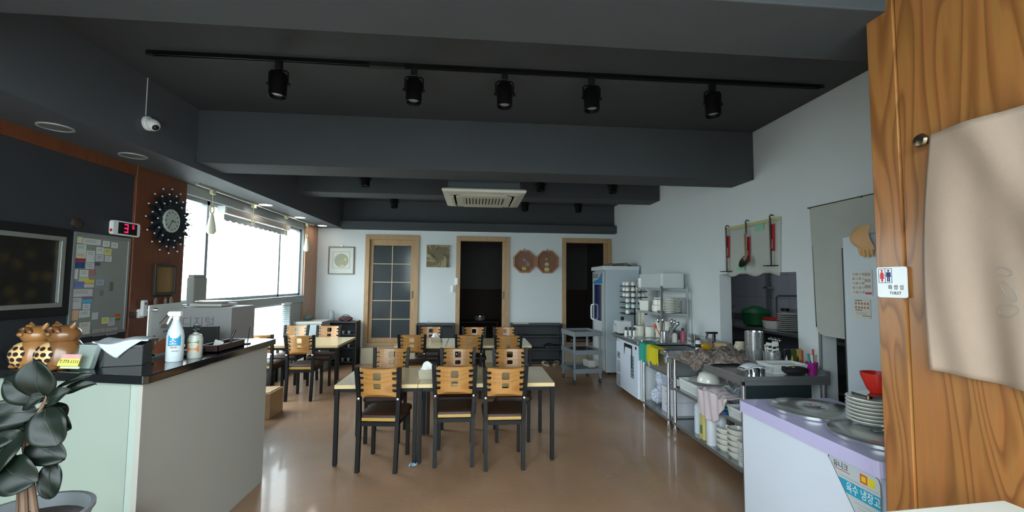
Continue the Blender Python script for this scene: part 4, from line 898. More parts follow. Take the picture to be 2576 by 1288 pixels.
t = thing('sink_table', 'stainless sink table with one lower shelf between the counter and the worktop fridge', 'sink', (CX, 4.82, 0))
b = B().box(0, .775, .73, .80, .82, .86).box(0, .06, .0, .73, .815, .85).box(.60, .775, 0, .73, .82, .86).box(.06, .60, 0, .05, .82, .855)
obj('rim', b, steel, t, bev=.004)
obj('basin', B().plate([(.05, .04), (.61, .04), (.61, .74), (.05, .74)], [[(.06, .05), (.60, .05), (.60, .73), (.06, .73)]], .27, lambda a, b_, d: Vector((a, b_, .84-d))).box(.05, .61, .04, .74, .565, .58), steel, t, bev=.003)
obj('splash_back', B().box(.765, .78, -.0, .80, .86, .96), steel, t)
obj('corner_bracket', B().box(-.02, .06, -.01, .05, .74, .81), steel, t, bev=.004)
obj('lower_shelf', B().box(0, .76, .0, .75, .085, .115), steel_d, t)
for x, y in ((.02, .02), (.02, .74), (.74, .02), (.74, .74)):
    l = obj('leg', B().tube([(x, y, .03), (x, y, .82)], .019, 14), chrome, t, smooth=True); obj('foot', B().tube([(x, y, 0), (x, y, .045)], .023, 12), steel_d, l)
fa = obj('faucet', B().tube([(.66, .16, .86), (.66, .16, 1.06)], .02, 12).box(.56, .70, .145, .175, 1.05, 1.075).tube([(.58, .16, 1.05), (.56, .16, .99)], .012).box(.62, .70, .11, .21, .86, .875), chrome, t, smooth=False)
obj('faucet_handle', B().tube([(.64, .14, .90), (.60, .08, .96)], .011), chrome, fa)
def drape(x, y, w, hang, top, jag, seed):              # cloth folded over the front rim
    def f(u, v):
        yy = y+(u-.5)*w+.004*math.sin(9*v+seed); L_ = top+hang*(1+(jag*math.sin(u*13+seed)+jag*.5*math.sin(u*31)))
        s = v*(top+hang)
        if s < top: return Vector((x+top-s, yy, .866+.012*math.sin(u*6+seed)*math.sin(s*20)))
        q = (s-top)/hang*(L_-top)
        return Vector((x-.008-.008*math.sin(u*7+seed)-.004*q, yy, .866-q))
    return B().grid(22, 22, f)
o = obj('dish_cloth', drape(CX-.005, 5.49, .24, .23, .18, .06, 1), mat('teal_cloth', '#2a9c87', .9, bump=.5, bscale=400), smooth=True, solid=.005); tag(o, 'teal green cleaning cloth hanging over the sink rim', 'cloth')
o = obj('dish_cloth', drape(CX-.012, 5.20, .36, .20, .10, .08, 3), mat('yellow_cloth', '#cdbf12', .9, bump=.5, bscale=400), smooth=True, solid=.005); tag(o, 'bright yellow cleaning cloth hanging over the sink rim', 'cloth')

t = thing('worktop_fridge', 'white under-counter fridge with a steel worktop beside the sink', 'fridge', (CX, 5.64, 0))
obj('body', B().box(.045, .76, .02, 1.06, .06, .80), fr_w, t, bev=.006)
obj('worktop', B().box(-.03, .78, .0, 1.10, .825, .865).box(-.0, .78, .0, 1.10, .80, .826).box(.765, .785, 0, 1.10, .865, .96), steel_d, t, bev=.004)
for k in range(3): obj('draining_tray', B().plate(rrect(.05+.0*k, .60, .06+.33*k, .36+.33*k, .03), [rrect(.07, .58, .08+.33*k, .34+.33*k, .025)], .012, lambda a, b_, d: Vector((a, b_, .866+d))).box(.07, .58, .08+.33*k, .34+.33*k, .866, .869), steel, t)
g = lambda a, b_, d: Vector((-d, a, b_))
dr = obj('door', B().plate([(.10, .08), (.98, .08), (.98, .76), (.84, .76), (.82, .80), (.10, .80)], [], .035, lambda a, b_, d: Vector((.042-d, a, b_))), ice, t, bev=.004)
obj('handle_recess', B().plate([(.30, .77), (.62, .77), (.62, .60), (.585, .72), (.33, .72), (.33, .45), (.30, .45)], [], .004, lambda a, b_, d: Vector((.006-d, a, b_))), black_pl, dr)
obj('rating_label', B().plate([(.24, .32), (.36, .32), (.36, .63), (.24, .63)], [], .002, lambda a, b_, d: Vector((.006-d, a, b_))), mat('grey_label', '#6f858c', .5), dr)
for k in range(5): obj('label_line', B().box(.0032, .004, .255, .345, .36+k*.05, .375+k*.05), mat('label_line', '#4a5a60', .6), dr)
obj('control_panel', B().box(.002, .0065, .80, .93, .50, .60), mat('panel_grey', '#8a9296', .5), dr); obj('display', B().box(.0005, .002, .85, .88, .54, .57), black_pl, dr)
obj('emblem', B().box(.003, .0065, .14, .19, .735, .775), mat('badge_dark', '#2e3438', .5), dr)
vent = mat('vent_dark', '#2f3538', .7)
for a0, rows in ((.30, 8), (.10, 8)):
    for r in range(rows):
        for c in range(7): obj('vent_slot', B().box(.0045, .0065, .80+c*.021, .812+c*.021, a0+r*.022, a0+.009+r*.022), vent, dr)
for y in (.08, .98): obj('caster', B().tube([(.12, y-.012, .03), (.12, y+.012, .03)], .03, 14), black_pl, t)

t = thing('display_fridge', 'tall white fridge with a blue glass door facing the tables', 'fridge', (2.33, 7.60, 0))
obj('cabinet', B().box(.04, .66, 0, .74, .05, 1.955), mat('fridge_side', '#b0bbc2', .4, var=.01), t, bev=.006)
obj('crown', B().box(-.02, .665, -.008, .765, 1.885, 1.959), fr_w, t, bev=.006)
dr = obj('door', B().plate([(.03, .08), (.72, .08), (.72, 1.86), (.03, 1.86)], [[(.13, .20), (.62, .20), (.62, 1.62), (.13, 1.62)]], .04, lambda a, b_, d: Vector((.035-d, a, b_))), mat('door_edge', '#a9adab', .4), t, bev=.004)
obj('glass_pane', B().box(.0, .006, .13, .62, .95, 1.62), mat('blue_glass', '#27345e', .1, coat=.5), dr)
obj('white_panel', B().box(-.0, .004, .13, .62, .20, .95), mat('panel_white', '#bfc4c6', .5), dr)
gg = lambda a, b_, d: Vector((-.0052-d, a, b_))
w = [(.13+.49*k/16, 1.72+.045*math.cos(k/16*PI*1.5+2.6)-.0*k) for k in range(17)]
obj('wave_print', B().plate([(.08, 1.635), (.66, 1.635)]+[(.66, 1.66), (.60, 1.68), (.50, 1.70), (.38, 1.715), (.28, 1.74), (.18, 1.80), (.10, 1.84), (.08, 1.84)], [], .001, gg), mat('wave_blue', '#1a6fae', .4), dr)
text('lettering', 'BCHU', .12, frame_mat((-.0065, .66, 1.78), *FY), ink, dr)
text('lettering', '.', .06, frame_mat((-.0065, .40, 1.50), *FY), mat('red_ink', '#b5443c', .6), dr)
obj('door_handle', B().tube([(-.005, .60, 1.24), (-.055, .62, 1.22), (-.06, .62, 1.18), (-.06, .62, 1.00), (-.055, .62, .96), (-.005, .60, .94)], .016, 10), white_pl, dr, smooth=True)
for x in (.1, .58):
    for y in (.06, .68): obj('foot', B().tube([(x, y, 0), (x, y, .05)], .022, 10), black_pl, t)
def sack(u, v):
    x, y = (u-.5)*.52, (v-.5)*.40; e = min(u, 1-u, v, 1-v)
    return Vector((x, y, .004+.05*min(1, e*7)*(.7+.3*math.sin(6*x*7+3*y*9))+.012*math.sin(23*x+11*y)))
o = obj('paper_sacks', B().grid(26, 20, sack), mat('kraft_paper', '#7d7263', .8, var=.25, scale=5), smooth=True, solid=.004, loc=(2.69, 7.93, 1.962)); tag(o, 'flattened brown paper sacks lying on top of the tall fridge', 'sack')

# steel rack on the worktop
t = thing('steel_rack', 'two-tier stainless rack standing on the fridge worktop against the wall', 'shelf', (2.60, 5.80, .87))
for x in (0, .37):
    for y in (0, .92): obj('post', B().box(x-.012, x+.012, y-.012, y+.012, 0, .745), steel, t)
for z in (.36, .71): obj('shelf_board', B().box(-.01, .38, -.01, .93, z-.03, z+.0), steel, t, bev=.003)
def white_items():
    o = obj('plastic_crate', B().plate(rrect(-.17, .17, -.42, .42, .03), [rrect(-.163, .163, -.413, .413, .025)], .21, lambda a, b_, d: Vector((a, b_, d))).box(-.165, .165, -.41, .41, 0, .006), frost, loc=(2.80, 6.28, 1.582), bev=.003); tag(o, 'frosted clear plastic tub on top of the steel rack', 'tub')
white_items()
def mug(name, loc, r, h, m_, label, rz=0, cat='mug', handle=True):
    t = thing(name, label, cat, loc, rz)
    obj('body', B().lathe([(0, 0), (r*.92, 0), (r, .006), (r, h), (r*.9, h), (r*.88, .01), (0, .008)], 22), m_, t, smooth=True)
    if handle: obj('handle', B().tube([(-r*.95, 0, h*.82), (-r*1.5, 0, h*.78), (-r*1.65, 0, h*.5), (-r*1.45, 0, h*.25), (-r*.95, 0, h*.2)], .008, 8), m_, t, smooth=True)
    return t
m1 = mug('mug', (2.66, 6.66, 1.5805), .055, .15, ceram, 'tall white mug with a red mark on top of the rack', PI, 'mug')
text('lettering', 'a', .06, frame_mat((-.012, -.0565, .05), *FC), mat('red_ink', '#b5443c', .6), m1)
t = thing('teapot', 'small black teapot beside the tall white mug on top of the rack', 'teapot', (2.70, 6.42, 1.5805))
obj('body', B().ball((0, 0, .045), .055, (1, 1, .82)), black_pl, t, smooth=True); obj('spout', B().tube([(.04, 0, .05), (.075, 0, .075), (.08, 0, .09)], [.012, .009, .007]), black_pl, t, smooth=True)
obj('handle', B().tube([(-.045, 0, .08), (-.03, 0, .115), (.03, 0, .115), (.045, 0, .08)], .005), black_pl, t, smooth=True); obj('lid', B().lathe([(.03, .085), (.02, .095), (.008, .1), (.008, .11), (0, .112)], 14), black_pl, t, smooth=True)
for nm, label, x, y, prof in (
    ('square_container', 'white square container at the far end of the rack shelf', 2.70, 6.60, [(.0, 0), (.095, .0), (.105, .15), (.1, .15), (.0, .15)]),
    ('storage_box', 'tall narrow white box in the middle of the rack shelf', 2.86, 6.52, [(0, 0), (.06, 0), (.06, .2), (0, .2)]),
    ('lidded_pot', 'white lidded pot on the rack shelf', 2.72, 6.12, [(0, 0), (.09, .0), (.115, .02), (.118, .1), (.1, .11), (.1, .18), (.08, .19), (.012, .195), (.012, .215), (0, .216)]),
    ('lidded_pot', 'second white pot behind the lidded pot on the rack shelf', 2.88, 6.25, [(0, 0), (.08, .0), (.1, .02), (.1, .14), (.05, .16), (0, .165)])):
    o = obj(nm, B().lathe(prof, 24 if 'pot' in nm else 4, (x, y, 1.2305)), ceram, smooth=('pot' in nm)); tag(o, label, 'pot' if 'pot' in nm else 'container')
o = obj('steel_stand', B().lathe([(0, 0), (.11, 0), (.12, .03), (0, .031)], 20, (2.74, 5.98, 1.2305)), steel_d, smooth=True); tag(o, 'low steel dish next to the lidded pot on the rack shelf', 'dish')
ordn = ['lowest', 'second', 'third', 'fourth', 'fifth', 'sixth', 'seventh', 'eighth', 'ninth', 'tenth', 'eleventh', 'twelfth']
def stack(n, name, prof, dz, loc, m_, what, cat, group, segs=22, jit=0):
    first = None
    for k in range(n):
        w = 'lowest' if k == 0 else ('topmost' if k == n-1 else ordn[k]+' from the bottom')
        if first is None: o = first = obj(name, B().lathe(prof, segs), m_, smooth=True)
        else: o = first.copy(); COL.objects.link(o)
        o.location = (loc[0]+random.uniform(-jit, jit), loc[1]+random.uniform(-jit, jit), loc[2]+k*dz); tag(o, f'{what}, {w}', cat, group)
dish = [(0, 0), (.05, 0), (.06, .004), (.083, .016), (.083, .0215), (.078, .0215), (.055, .009), (0, .008)]
stack(10, 'side_dish', dish, .0222, (2.76, 5.90, 1.2305), ceram, 'white dish in the nearer rack stack', 'dish', 'white dishes stacked on the rack')
stack(10, 'side_dish', dish, .0222, (2.90, 6.02, 1.2305), ceram, 'white dish in the wall-side rack stack', 'dish', 'white dishes stacked on the rack')
for x, y, h, r, l in ((2.47, 6.30, .15, .075, 'short wide white canister, first from the fridge side'), (2.58, 6.16, .15, .066, 'short white canister, second from the fridge side'), (2.68, 6.05, .255, .055, 'tall white canister, third from the fridge side'), (2.78, 5.98, .245, .055, 'tall white canister nearest the rack post')):
    o = obj('canister', B().lathe([(0, 0), (r, 0), (r*1.03, .01), (r, h-.01), (r*.9, h), (0, h)], 24, (x, y, .8665)), mat('canister_cream', '#d4d3c6', .4), smooth=True); tag(o, l+' under the rack', 'canister', 'white canisters on the fridge worktop')
t = thing('cutting_board', 'cream upright cutting board under the cup rack', 'board', (2.66, 6.70, .866))
obj('board', B().plate(rrect(-.13, .13, 0, .34, .02), [], .02, lambda a, b_, d: Vector((d*.5, a, b_))), mat('board_cream', '#cfccb9', .5), t, loc=(0, 0, 0)); obj('foot', B().box(-.03, .04, -.12, .12, 0, .01), steel_d, t)
t = thing('cup_rack', 'black tiered rack of upside-down cups beside the tall fridge', 'cup rack', (2.66, 7.02, .866))
obj('pole', B().tube([(.02, 0, 0), (.02, 0, .78)], .012), black_met, t)
for k in range(6): obj('tray', B().plate(rrect(-.19, .19, -.18, .18, .06), [], .014, lambda a, b_, d, z=.27+k*.092: Vector((a, b_, z+d))), black_pl, t)
fc = None
for k in range(6):
    for q in range(5):
        if k == 0 and q > 0: continue
        if k < 3 and q > 2: continue
        x, y = [(-.14, -.11), (-.055, -.13), (.04, -.13), (.13, -.10), (-.14, .03)][q]
        cm = mat('celadon_cup', '#c3d3cb', .25, coat=.3) if k < 3 else mat('white_cup', '#d7d4cd', .25, coat=.3)
        if fc is None or k == 3 and q == 0:
            o = fc = obj('cup', B().lathe([(.037, 0), (.0375, .03), (.033, .055), (.02, .064), (.018, .068), (0, .068)], 18), cm, smooth=True)
        else: o = fc.copy(); COL.objects.link(o)
        o.location = (2.66+x, 7.02+y, .866+.27+k*.092+.0145)
        tag(o, f'upside-down {"pale green" if k < 3 else "white"} cup on the {["lowest", "second", "third", "fourth", "fifth", "top"][k]} tray of the cup rack, {["front left", "second from the left", "third from the left", "front right", "back left"][q]}', 'cup', 'upside-down cups on the cup rack')
t = thing('dispenser_box', 'clear-sided cutlery dispenser on the corner of the fridge worktop', 'dispenser', (2.30, 6.55, .866))
obj('body', B().plate([(-.09, -.13), (.09, -.13), (.09, .13), (-.09, .13)], [[(-.082, -.122), (.082, -.122), (.082, .122), (-.082, .122)]], .2, lambda a, b_, d: Vector((a, b_, d))), frost, t); obj('base', B().box(-.09, .09, -.13, .13, 0, .02), steel_d, t)
obj('handle', B().tube([(-.095, .02, .02), (-.13, .02, .02), (-.13, .02, .14), (-.095, .02, .14)], .008, 6), steel_d, t)
obj('knob', B().ball((0, 0, .235), .03), black_pl, t)
for k in range(3):
    t = thing('sauce_bottle', ['black-capped sauce bottle nearest the worktop front edge', 'middle black-capped sauce bottle on the worktop corner', 'black-capped sauce bottle nearest the canisters'][k], 'bottle', (2.26+k*.055, 6.28-k*.02, .866), 0, 'black-capped sauce bottles')
    obj('body', B().lathe([(0, 0), (.02, 0), (.02, .07), (.012, .085), (0, .086)], 14), white_pl, t, smooth=True); obj('cap', B().lathe([(.015, .085), (.015, .12), (.006, .13), (0, .13)], 12).tube([(0, 0, .12), (.025, 0, .13), (.03, 0, .09)], .005, 6), black_pl, t, smooth=True)
# utensils and bottles at the sink
t = thing('utensil_holder', 'steel cylinder holding ladles on the sink rim', 'utensil holder', (2.53, 5.42, 0.866))
t.location = (2.545, 5.60, .862)
obj('cup', B().lathe([(0, 0), (.058, 0), (.06, .15), (.063, .152), (.057, .152), (.054, .01), (0, .008)], 22), steel, t, smooth=True)
for k, (dx, dy, a, m_, l) in enumerate(((-.03, 0, -.5, mat('orange_plastic', '#d9541e', .4), 'orange spatula'), (-.01, .02, -.25, chrome, ''), (.0, -.02, -.1, chrome, ''), (.02, 0, .35, chrome, ''), (.03, .02, .5, chrome, ''), (.035, -.02, .62, chrome, ''))):
    L_ = .26 if k else .2
    e = Vector((dx+math.sin(a)*L_, dy, .04+math.cos(a)*L_))
    o = obj('ladle' if k else 'spatula', B().tube([(dx*.5, dy, .012), tuple(e)], .006, 6).ball(tuple(e), .028, (.8, .5, 1.2), 10, 6, Matrix.Rotation(a, 4, 'Y')), m_, smooth=True, loc=(2.545, 5.60, .862)); tag(o, 'orange plastic spatula in the steel utensil cylinder' if not k else f'{["", "first", "second", "third", "fourth", "fifth"][k]} steel ladle from the left in the utensil cylinder', 'utensil')
for x, y, h, r, c, l in ((2.70, 5.63, .15, .035, '#d9d5d2', 'white bottle with a dark cap right of the utensil cylinder'), (2.80, 5.60, .19, .033, '#b5586a', 'pink bottle by the wall at the sink'), (2.68, 4.98, .14, .032, '#dfe0dd', 'small white bottle with a black and white band beside the faucet')):
    t = thing('soap_bottle', l, 'bottle', (x, y, .862))
    obj('body', B().lathe([(0, 0), (r, 0), (r, h*.7), (r*.5, h*.82), (0, h*.82)], 18), mat('bottle_'+c[1:], c, .35), t, smooth=True); obj('cap', B().lathe([(r*.5, h*.82), (r*.5, h), (0, h)], 14), black_pl, t); 
    if '#dfe0dd' == c: obj('band', B().lathe([(r+.001, h*.2), (r+.001, h*.5)], 18, cap=False), ink, t)
o = obj('sponge_scoop', B().ball((2.70, 5.0, .90), .055, (1.4, .5, .7), 14, 8, Matrix.Rotation(.3, 4, 'Y')), mat('yellow_plastic', '#d3a018', .4), smooth=True, loc=(.07, -.04, 0)); tag(o, 'yellow plastic scoop lying behind the sink', 'scoop')
o = obj('tape_roll', B().tube([(2.87, 4.98, .92), (2.97, 4.86, .92)], .033, 18), mat('cream_roll', '#cdb083', .6), smooth=True, loc=(0, 0, .0)); tag(o, 'cream roll lying by the wall near the sink', 'roll')

# ---------------------------------------------------------------- things on the steel counter (top z .885)
Z1 = .8855
def crumple(u, v):
    x = (u-.5)*.62+.03*math.sin(9*v); y = (v-.5)*.62
    z = .014+.075*abs(math.sin(5*u+3*v)*math.cos(7*v-2*u))+.03*abs(math.sin(13*u-9*v))+.012*math.sin(37*u+5*v)*math.sin(29*v); e = min(u, 1-u, v, 1-v); z *= min(1, e*6+.15)
    return Vector((x, y, z))
def cloth_m():
    M = mat('patterned_cloth', '#7c6a60', .9, var=.3, scale=40); n = M.node_tree.nodes; L = M.node_tree.links
    v = n.new('ShaderNodeTexVoronoi'); v.inputs['Scale'].default_value = 55; tt = n.new('ShaderNodeTexCoord'); L.new(tt.outputs['Object'], v.inputs[0])
    r = n.new('ShaderNodeValToRGB'); r.color_ramp.interpolation = 'CONSTANT'; e = r.color_ramp.elements; e[0].color = lin('#5e534d'); e[1].position = .3; e[1].color = lin('#7c7169'); x = e.new(.7); x.color = lin('#7a4439'); x = e.new(.8); x.color = lin('#90877f')
    sp = n.new('ShaderNodeSeparateColor'); L.new(v.outputs['Color'], sp.inputs[0]); L.new(sp.outputs[0], r.inputs[0]); L.new(r.outputs[0], n['Principled BSDF'].inputs['Base Color']); return M
def clothf(u, v):
    p = crumple(u, v); w = Vector((2.53+p.x*1.15, 4.18+p.y*.95, Z1+.006+p.z))
    if w.x < CX+.03 and v > .25:
        ov = CX+.03-w.x; w.x = CX-.012-.01*math.sin(7*v); w.z = Z1-.0-ov*1.0
    return w
o = obj('patterned_cloth', B().grid(40, 40, clothf), cloth_m(), smooth=True, solid=.004); tag(o, 'crumpled patterned cloth lying over the front edge of the steel counter', 'cloth')
mg = mug('mug', (2.975, 4.62, Z1+.02), .047, .10, cream, 'cream mug with a dark emblem by the hatch', .3)
obj('emblem_print', B().plate([(.006, .03), (.026, .03), (.026, .045), (.02, .052), (.012, .052), (.006, .045)], [], .001, lambda a, b_, d: Vector((a, -math.sqrt(.0455**2-a*a)-d, b_))), mat('emblem_brown', '#5a3b22', .6), mg)
cupp = [(0, 0), (.062, 0), (.068, .012), (.08, .15), (.083, .153), (.078, .153), (.064, .014), (0, .012)]
stack(9, 'steel_bowl', cupp, .0195, (2.70, 3.97, Z1), steel, 'steel bowl in the tall nested stack on the counter', 'bowl', 'nested steel bowls on the counter', 28)
t = thing('cutlery_canister', 'steel canister full of paper-wrapped sachets beside the steel bowls', 'canister', (2.78, 3.83, Z1))
obj('can', B().lathe([(0, 0), (.075, 0), (.078, .14), (.081, .142), (.075, .142), (.07, .01), (0, .008)], 26), steel, t, smooth=True)
for k in range(9):
    a = k*2.4; x, y = .045*math.cos(a), .045*math.sin(a)
    o = obj('sachet', B().box(x-.02, x+.02, y-.003, y+.003, .02, .20+.015*(k % 3), Matrix.Rotation(.1*math.sin(k*2), 4, 'Y')), [paper, ink], loc=(2.78, 3.83, Z1)); tag(o, f'white printed sachet in the steel canister, {["rightmost", "back left", "front left middle", "back right", "left front", "middle front", "middle back", "left back", "right front"][k]} one', 'sachet', 'sachets in the steel canister')
    obj('print_bar', B().box(x-.017, x+.017, y-.0045, y-.003, .17, .19, Matrix.Rotation(.1*math.sin(k*2), 4, 'Y')).box(x-.017, x+.017, y-.0045, y-.003, .14, .15, Matrix.Rotation(.1*math.sin(k*2), 4, 'Y')), ink, o, kind='stuff')
for k, (x, c, s_, l) in enumerate(((2.865, '#1b1c1e', '#d9d9d6', 'black and white coffee packet'), (2.92, '#3c4a1e', '#c2b24a', 'green and gold coffee packet'), (2.975, '#a98a44', '#2b2417', 'gold coffee packet with dark characters'))):
    t = thing('coffee_packet', l+' standing behind the white basket', 'packet', (x, 3.74, Z1), -.1, 'coffee packets behind the basket')
    obj('packet', B().plate([(-.032, 0), (.032, 0), (.034, .16), (.02, .175), (-.03, .165)], [], .03), mat('packet_'+c[1:], c, .35, var=.5, scale=30), t, bev=.004)
    obj('print', B().plate([(-.02, .03), (.0, .07), (-.01, .12), (-.024, .08)], [], .001, lambda a, b_, d: Vector((a, -.001-d, b_))), mat('print_'+s_[1:], s_, .5), t)
    if k == 2: text('lettering', '커피', .035, frame_mat((-.03, -.0015, .06), *FC), mat('print_'+s_[1:], s_, .5), t); obj('red_edge', B().box(.026, .036, -.002, .031, 0, .16), mat('packet_red', '#b3202a', .4), t)
t = thing('frying_pan', 'black pan and ladles leaning in the hatch behind the coffee packets', 'pan', (3.10, 3.98, .90))
obj('pan', B().lathe([(0, 0), (.07, .0), (.1, .05), (.095, .05), (.065, .008), (0, .006)], 24), black_met, t, smooth=True); obj('handle', B().tube([(-.09, 0, .04), (-.2, .02, .10)], .01), black_pl, t)
for k in range(3):
    o = obj('ladle', B().tube([(3.06, 4.14+k*.05, .905), (3.0, 4.02+k*.06, 1.09)], .006, 6).ball((3.0, 4.02+k*.06, 1.10), .03, (1, 1, .6), 12, 8), chrome, smooth=True); tag(o, f'{["right", "middle", "left"][k]} shiny steel ladle propped in the hatch opening', 'ladle', 'ladles in the hatch')
def basket(name, label, loc, w, d, h, m_, rz=0, rows=4, cols=12, taper=.88, cat='basket'):
    t = thing(name, label, cat, loc, rz)
    def wall(x0_, y0_, x1_, y1_):
        L_ = math.hypot(x1_-x0_, y1_-y0_); n_ = max(3, int(cols*L_/max(w, d)))
        hs_ = []
        pw = L_/n_
        for i in range(n_):
            for j in range(rows):
                a = (i+.25)*pw; c_ = h*.18+(h*.62)*j/rows
                hs_.append([(a, c_), (a+pw*.5, c_), (a+pw*.5, c_+h*.62/rows*.55), (a, c_+h*.62/rows*.55)])
        ux, uy = (x1_-x0_)/L_, (y1_-y0_)/L_
        def fn(a, b_, q):
            s_ = taper+(1-taper)*b_/h; x = (x0_+ux*a)*s_; y = (y0_+uy*a)*s_
            return Vector((x-uy*q*-1*-1, y+ux*q, b_))
        return B().plate([(0, 0), (L_, 0), (L_, h), (0, h)], hs_, .003, fn)
    for x0_, y0_, x1_, y1_ in ((-w/2, -d/2, w/2, -d/2), (w/2, -d/2, w/2, d/2), (w/2, d/2, -w/2, d/2), (-w/2, d/2, -w/2, -d/2)): obj('side', wall(x0_, y0_, x1_, y1_), m_, t)
    obj('base', B().box(-w/2*taper, w/2*taper, -d/2*taper, d/2*taper, 0, .004), m_, t)
    obj('rim', B().plate(rrect(-w/2-.006, w/2+.006, -d/2-.006, d/2+.006, .012), [rrect(-w/2+.003, w/2-.003, -d/2+.003, d/2-.003, .008)], .008, lambda a, b_, q: Vector((a, b_, h-.004+q))), m_, t)
    return t
wb = mat('basket_white', '#d2d5d3', .45)
basket('basket', 'small white perforated basket on the end of the steel counter', (2.70, 3.60, Z1), .33, .20, .075, wb, 0, 5, 22)
t = thing('steel_cup', 'low shiny steel cup under the face masks', 'cup', (2.385, 3.52, Z1)); obj('cup', B().lathe([(0, 0), (.05, 0), (.055, .05), (.05, .05), (.046, .006), (0, .005)], 26), chrome, t, smooth=True)
t = thing('steel_cup', 'second low steel cup right of the masks', 'cup', (2.47, 3.56, Z1)); obj('cup', B().lathe([(0, 0), (.04, 0), (.043, .055), (.04, .055), (.036, .006), (0, .005)], 26), chrome, t, smooth=True)
for k in range(2):
    t = thing('face_mask', ('upper white face mask lying on the steel cups', 'lower white face mask lying on the steel cups')[k], 'mask', (2.38+.03*k, 3.55-.03*k, Z1+.075-.015*k), .3-.5*k, 'white face masks')
    obj('fabric', B().grid(12, 8, lambda u, v: Vector(((u-.5)*.17, (v-.5)*.09, .012*math.sin(u*PI)*math.cos((v-.5)*3)-.02*(u-.5)**2*4+.002*(int(v*8) % 2)))), mat('mask_white', '#c9d0d6', .9), t, smooth=True, solid=.002)
    for s in (-1, 1): obj('ear_loop', B().tube([(s*.085, -.04, -.015), (s*.12, -.03, -.03), (s*.12, .03, -.03), (s*.085, .04, -.015)], .0015, 5), white_pl, t)
t = thing('black_pouch', 'black zipped pouch lying on the end of the steel counter', 'pouch', (2.73, 3.475, Z1), 0)
obj('body', B().ball((0, 0, .035), .11, (1.05, .42, .34), 20, 12), mat('black_fabric', '#17151a', .7), t, smooth=True)
obj('tab', B().box(-.115, -.085, -.02, .02, .03, .07), mat('black_fabric', '#17151a', .7), t, bev=.006); obj('patch', B().ball((-.03, -.015, .062), .018, (1.2, .6, .5)), mat('mustard', '#a08a3c', .7), t, smooth=True)
t = thing('pen_cup', 'magenta cup of pens and scissors at the right end of the counter', 'pen holder', (2.90, 3.50, Z1))
obj('cup', B().lathe([(0, 0), (.034, 0), (.046, .1), (.043, .1), (.031, .006), (0, .005)], 20), mat('magenta_cup', '#9c2480', .25, alpha=.85), t, smooth=True)
for k, (dx, dy, c, hh, l) in enumerate(((-.03, 0, '#2b8c78', .17, 'green marker'), (-.015, -.02, '#c9ced0', .165, 'white-labelled glue stick'), (.015, 0, '#c02434', .21, 'red marker'), (.03, .01, '#b0a878', .16, 'olive pencil'), (.022, -.02, '#8b7a58', .165, 'brown pen'))):
    o = obj('pen', B().tube([(dx*.5, dy, .01), (dx, dy*1.2, hh)], .008 if k < 3 else .005, 10), mat('pen_'+c[1:], c, .4), smooth=True, loc=(2.90, 3.50, Z1)); tag(o, l+' standing in the magenta cup', 'pen')

# ---------------------------------------------------------------- shelves under the steel counter
Z2, Z3 = .5005, .1255
basket('basket', 'wide white shallow basket at the far end of the middle shelf', (2.50, 4.43, Z2), .46, .42, .11, wb, 0, 4, 20, .97)
basket('basket', 'white handled basket behind the pink towel on the middle shelf', (2.46, 4.02, Z2), .42, .36, .10, wb, 0, 3, 16, .95)
t = thing('serving_tray', 'large white tray lid resting on the wide shallow basket', 'lid', (2.52, 4.42, Z2+.118)); obj('dish', B().lathe([(0, 0), (.2, 0), (.22, .012), (.21, .014), (0, .008)], 30), ceram, t, smooth=True)
o = obj('bowl', B().lathe([(.11, 0), (.108, .03), (.085, .085), (.05, .105), (0, .108)], 26, (2.44, 4.34, Z2+.133)), ceram, smooth=True); tag(o, 'upside-down white bowl on the tray lid under the counter', 'bowl')
o = obj('bowl', B().lathe([(.12, 0), (.118, .03), (.1, .09), (.05, .115), (0, .118)], 26, (2.58, 3.72, Z2+.02)), mat('cloudy_bowl', '#b9c3c8', .3), smooth=True); tag(o, 'upside-down translucent bowl at the near end of the middle shelf', 'bowl')
stack(4, 'plate', [(0, 0), (.09, 0), (.13, .02), (.13, .024), (.09, .008), (0, .006)], .012, (2.66, 3.60, Z2), ceram, 'white plate at the near end of the middle shelf', 'plate', 'plates on the middle shelf')
for k in range(3):
    o = obj('plastic_bag', B().grid(14, 12, lambda u, v, k=k: Vector((2.40+k*.12+(u-.5)*.24, 4.02+(v-.5)*.25-.06*k, Z2+.10+.05*abs(math.sin(6*u+k*2)*math.cos(5*v+k))+.02*math.sin(17*u+9*v)))), mat('plastic_film', '#b9c5cc', .2, alpha=.75), smooth=True, solid=.002); tag(o, f'{["first", "second", "third"][k]} crumpled clear plastic bag from the front on the middle shelf baskets', 'plastic bag', 'clear bags on the middle shelf')
def towel(u, v):
    y = 3.87+(u-.5)*(.54-.06*v); s = v*.62
    lift = .05*math.exp(-((u-.45)/.12)**2)
    if s < .22: return Vector((2.40-s*.9+.0, y+.02*math.sin(8*s), Z2+.135+.022*math.sin(11*u+4*s)+.012*math.sin(31*u+20*s)+lift*s/.22*(1-s/.22)*3))
    q = s-.22; side = 1.0 if u > .42 else .10+.90*(u/.42)**.8
    return Vector((2.20-.012*math.sin(u*13)-.01*math.sin(u*29+q*5), y, Z2+.135-q*side*.63+.018*math.sin(11*u+2)*max(0, 1-q*8)))
o = obj('towel', B().grid(40, 30, towel), mat('pink_towel', '#d6c6c9', .95, bump=.6, bscale=350), smooth=True, solid=.008); tag(o, 'pale pink towel hanging down from the middle shelf', 'towel')
bk = mat('dark_basket', '#6b6a68', .5)
basket('basket', 'grey wire-like basket behind the pink towel', (2.50, 3.76, Z2-.0), .30, .22, .07, bk, 0, 3, 12)
basket('basket', 'white perforated basket at the near end of the middle shelf edge', (2.32, 3.58, Z2), .17, .20, .085, wb, 0, 5, 12)
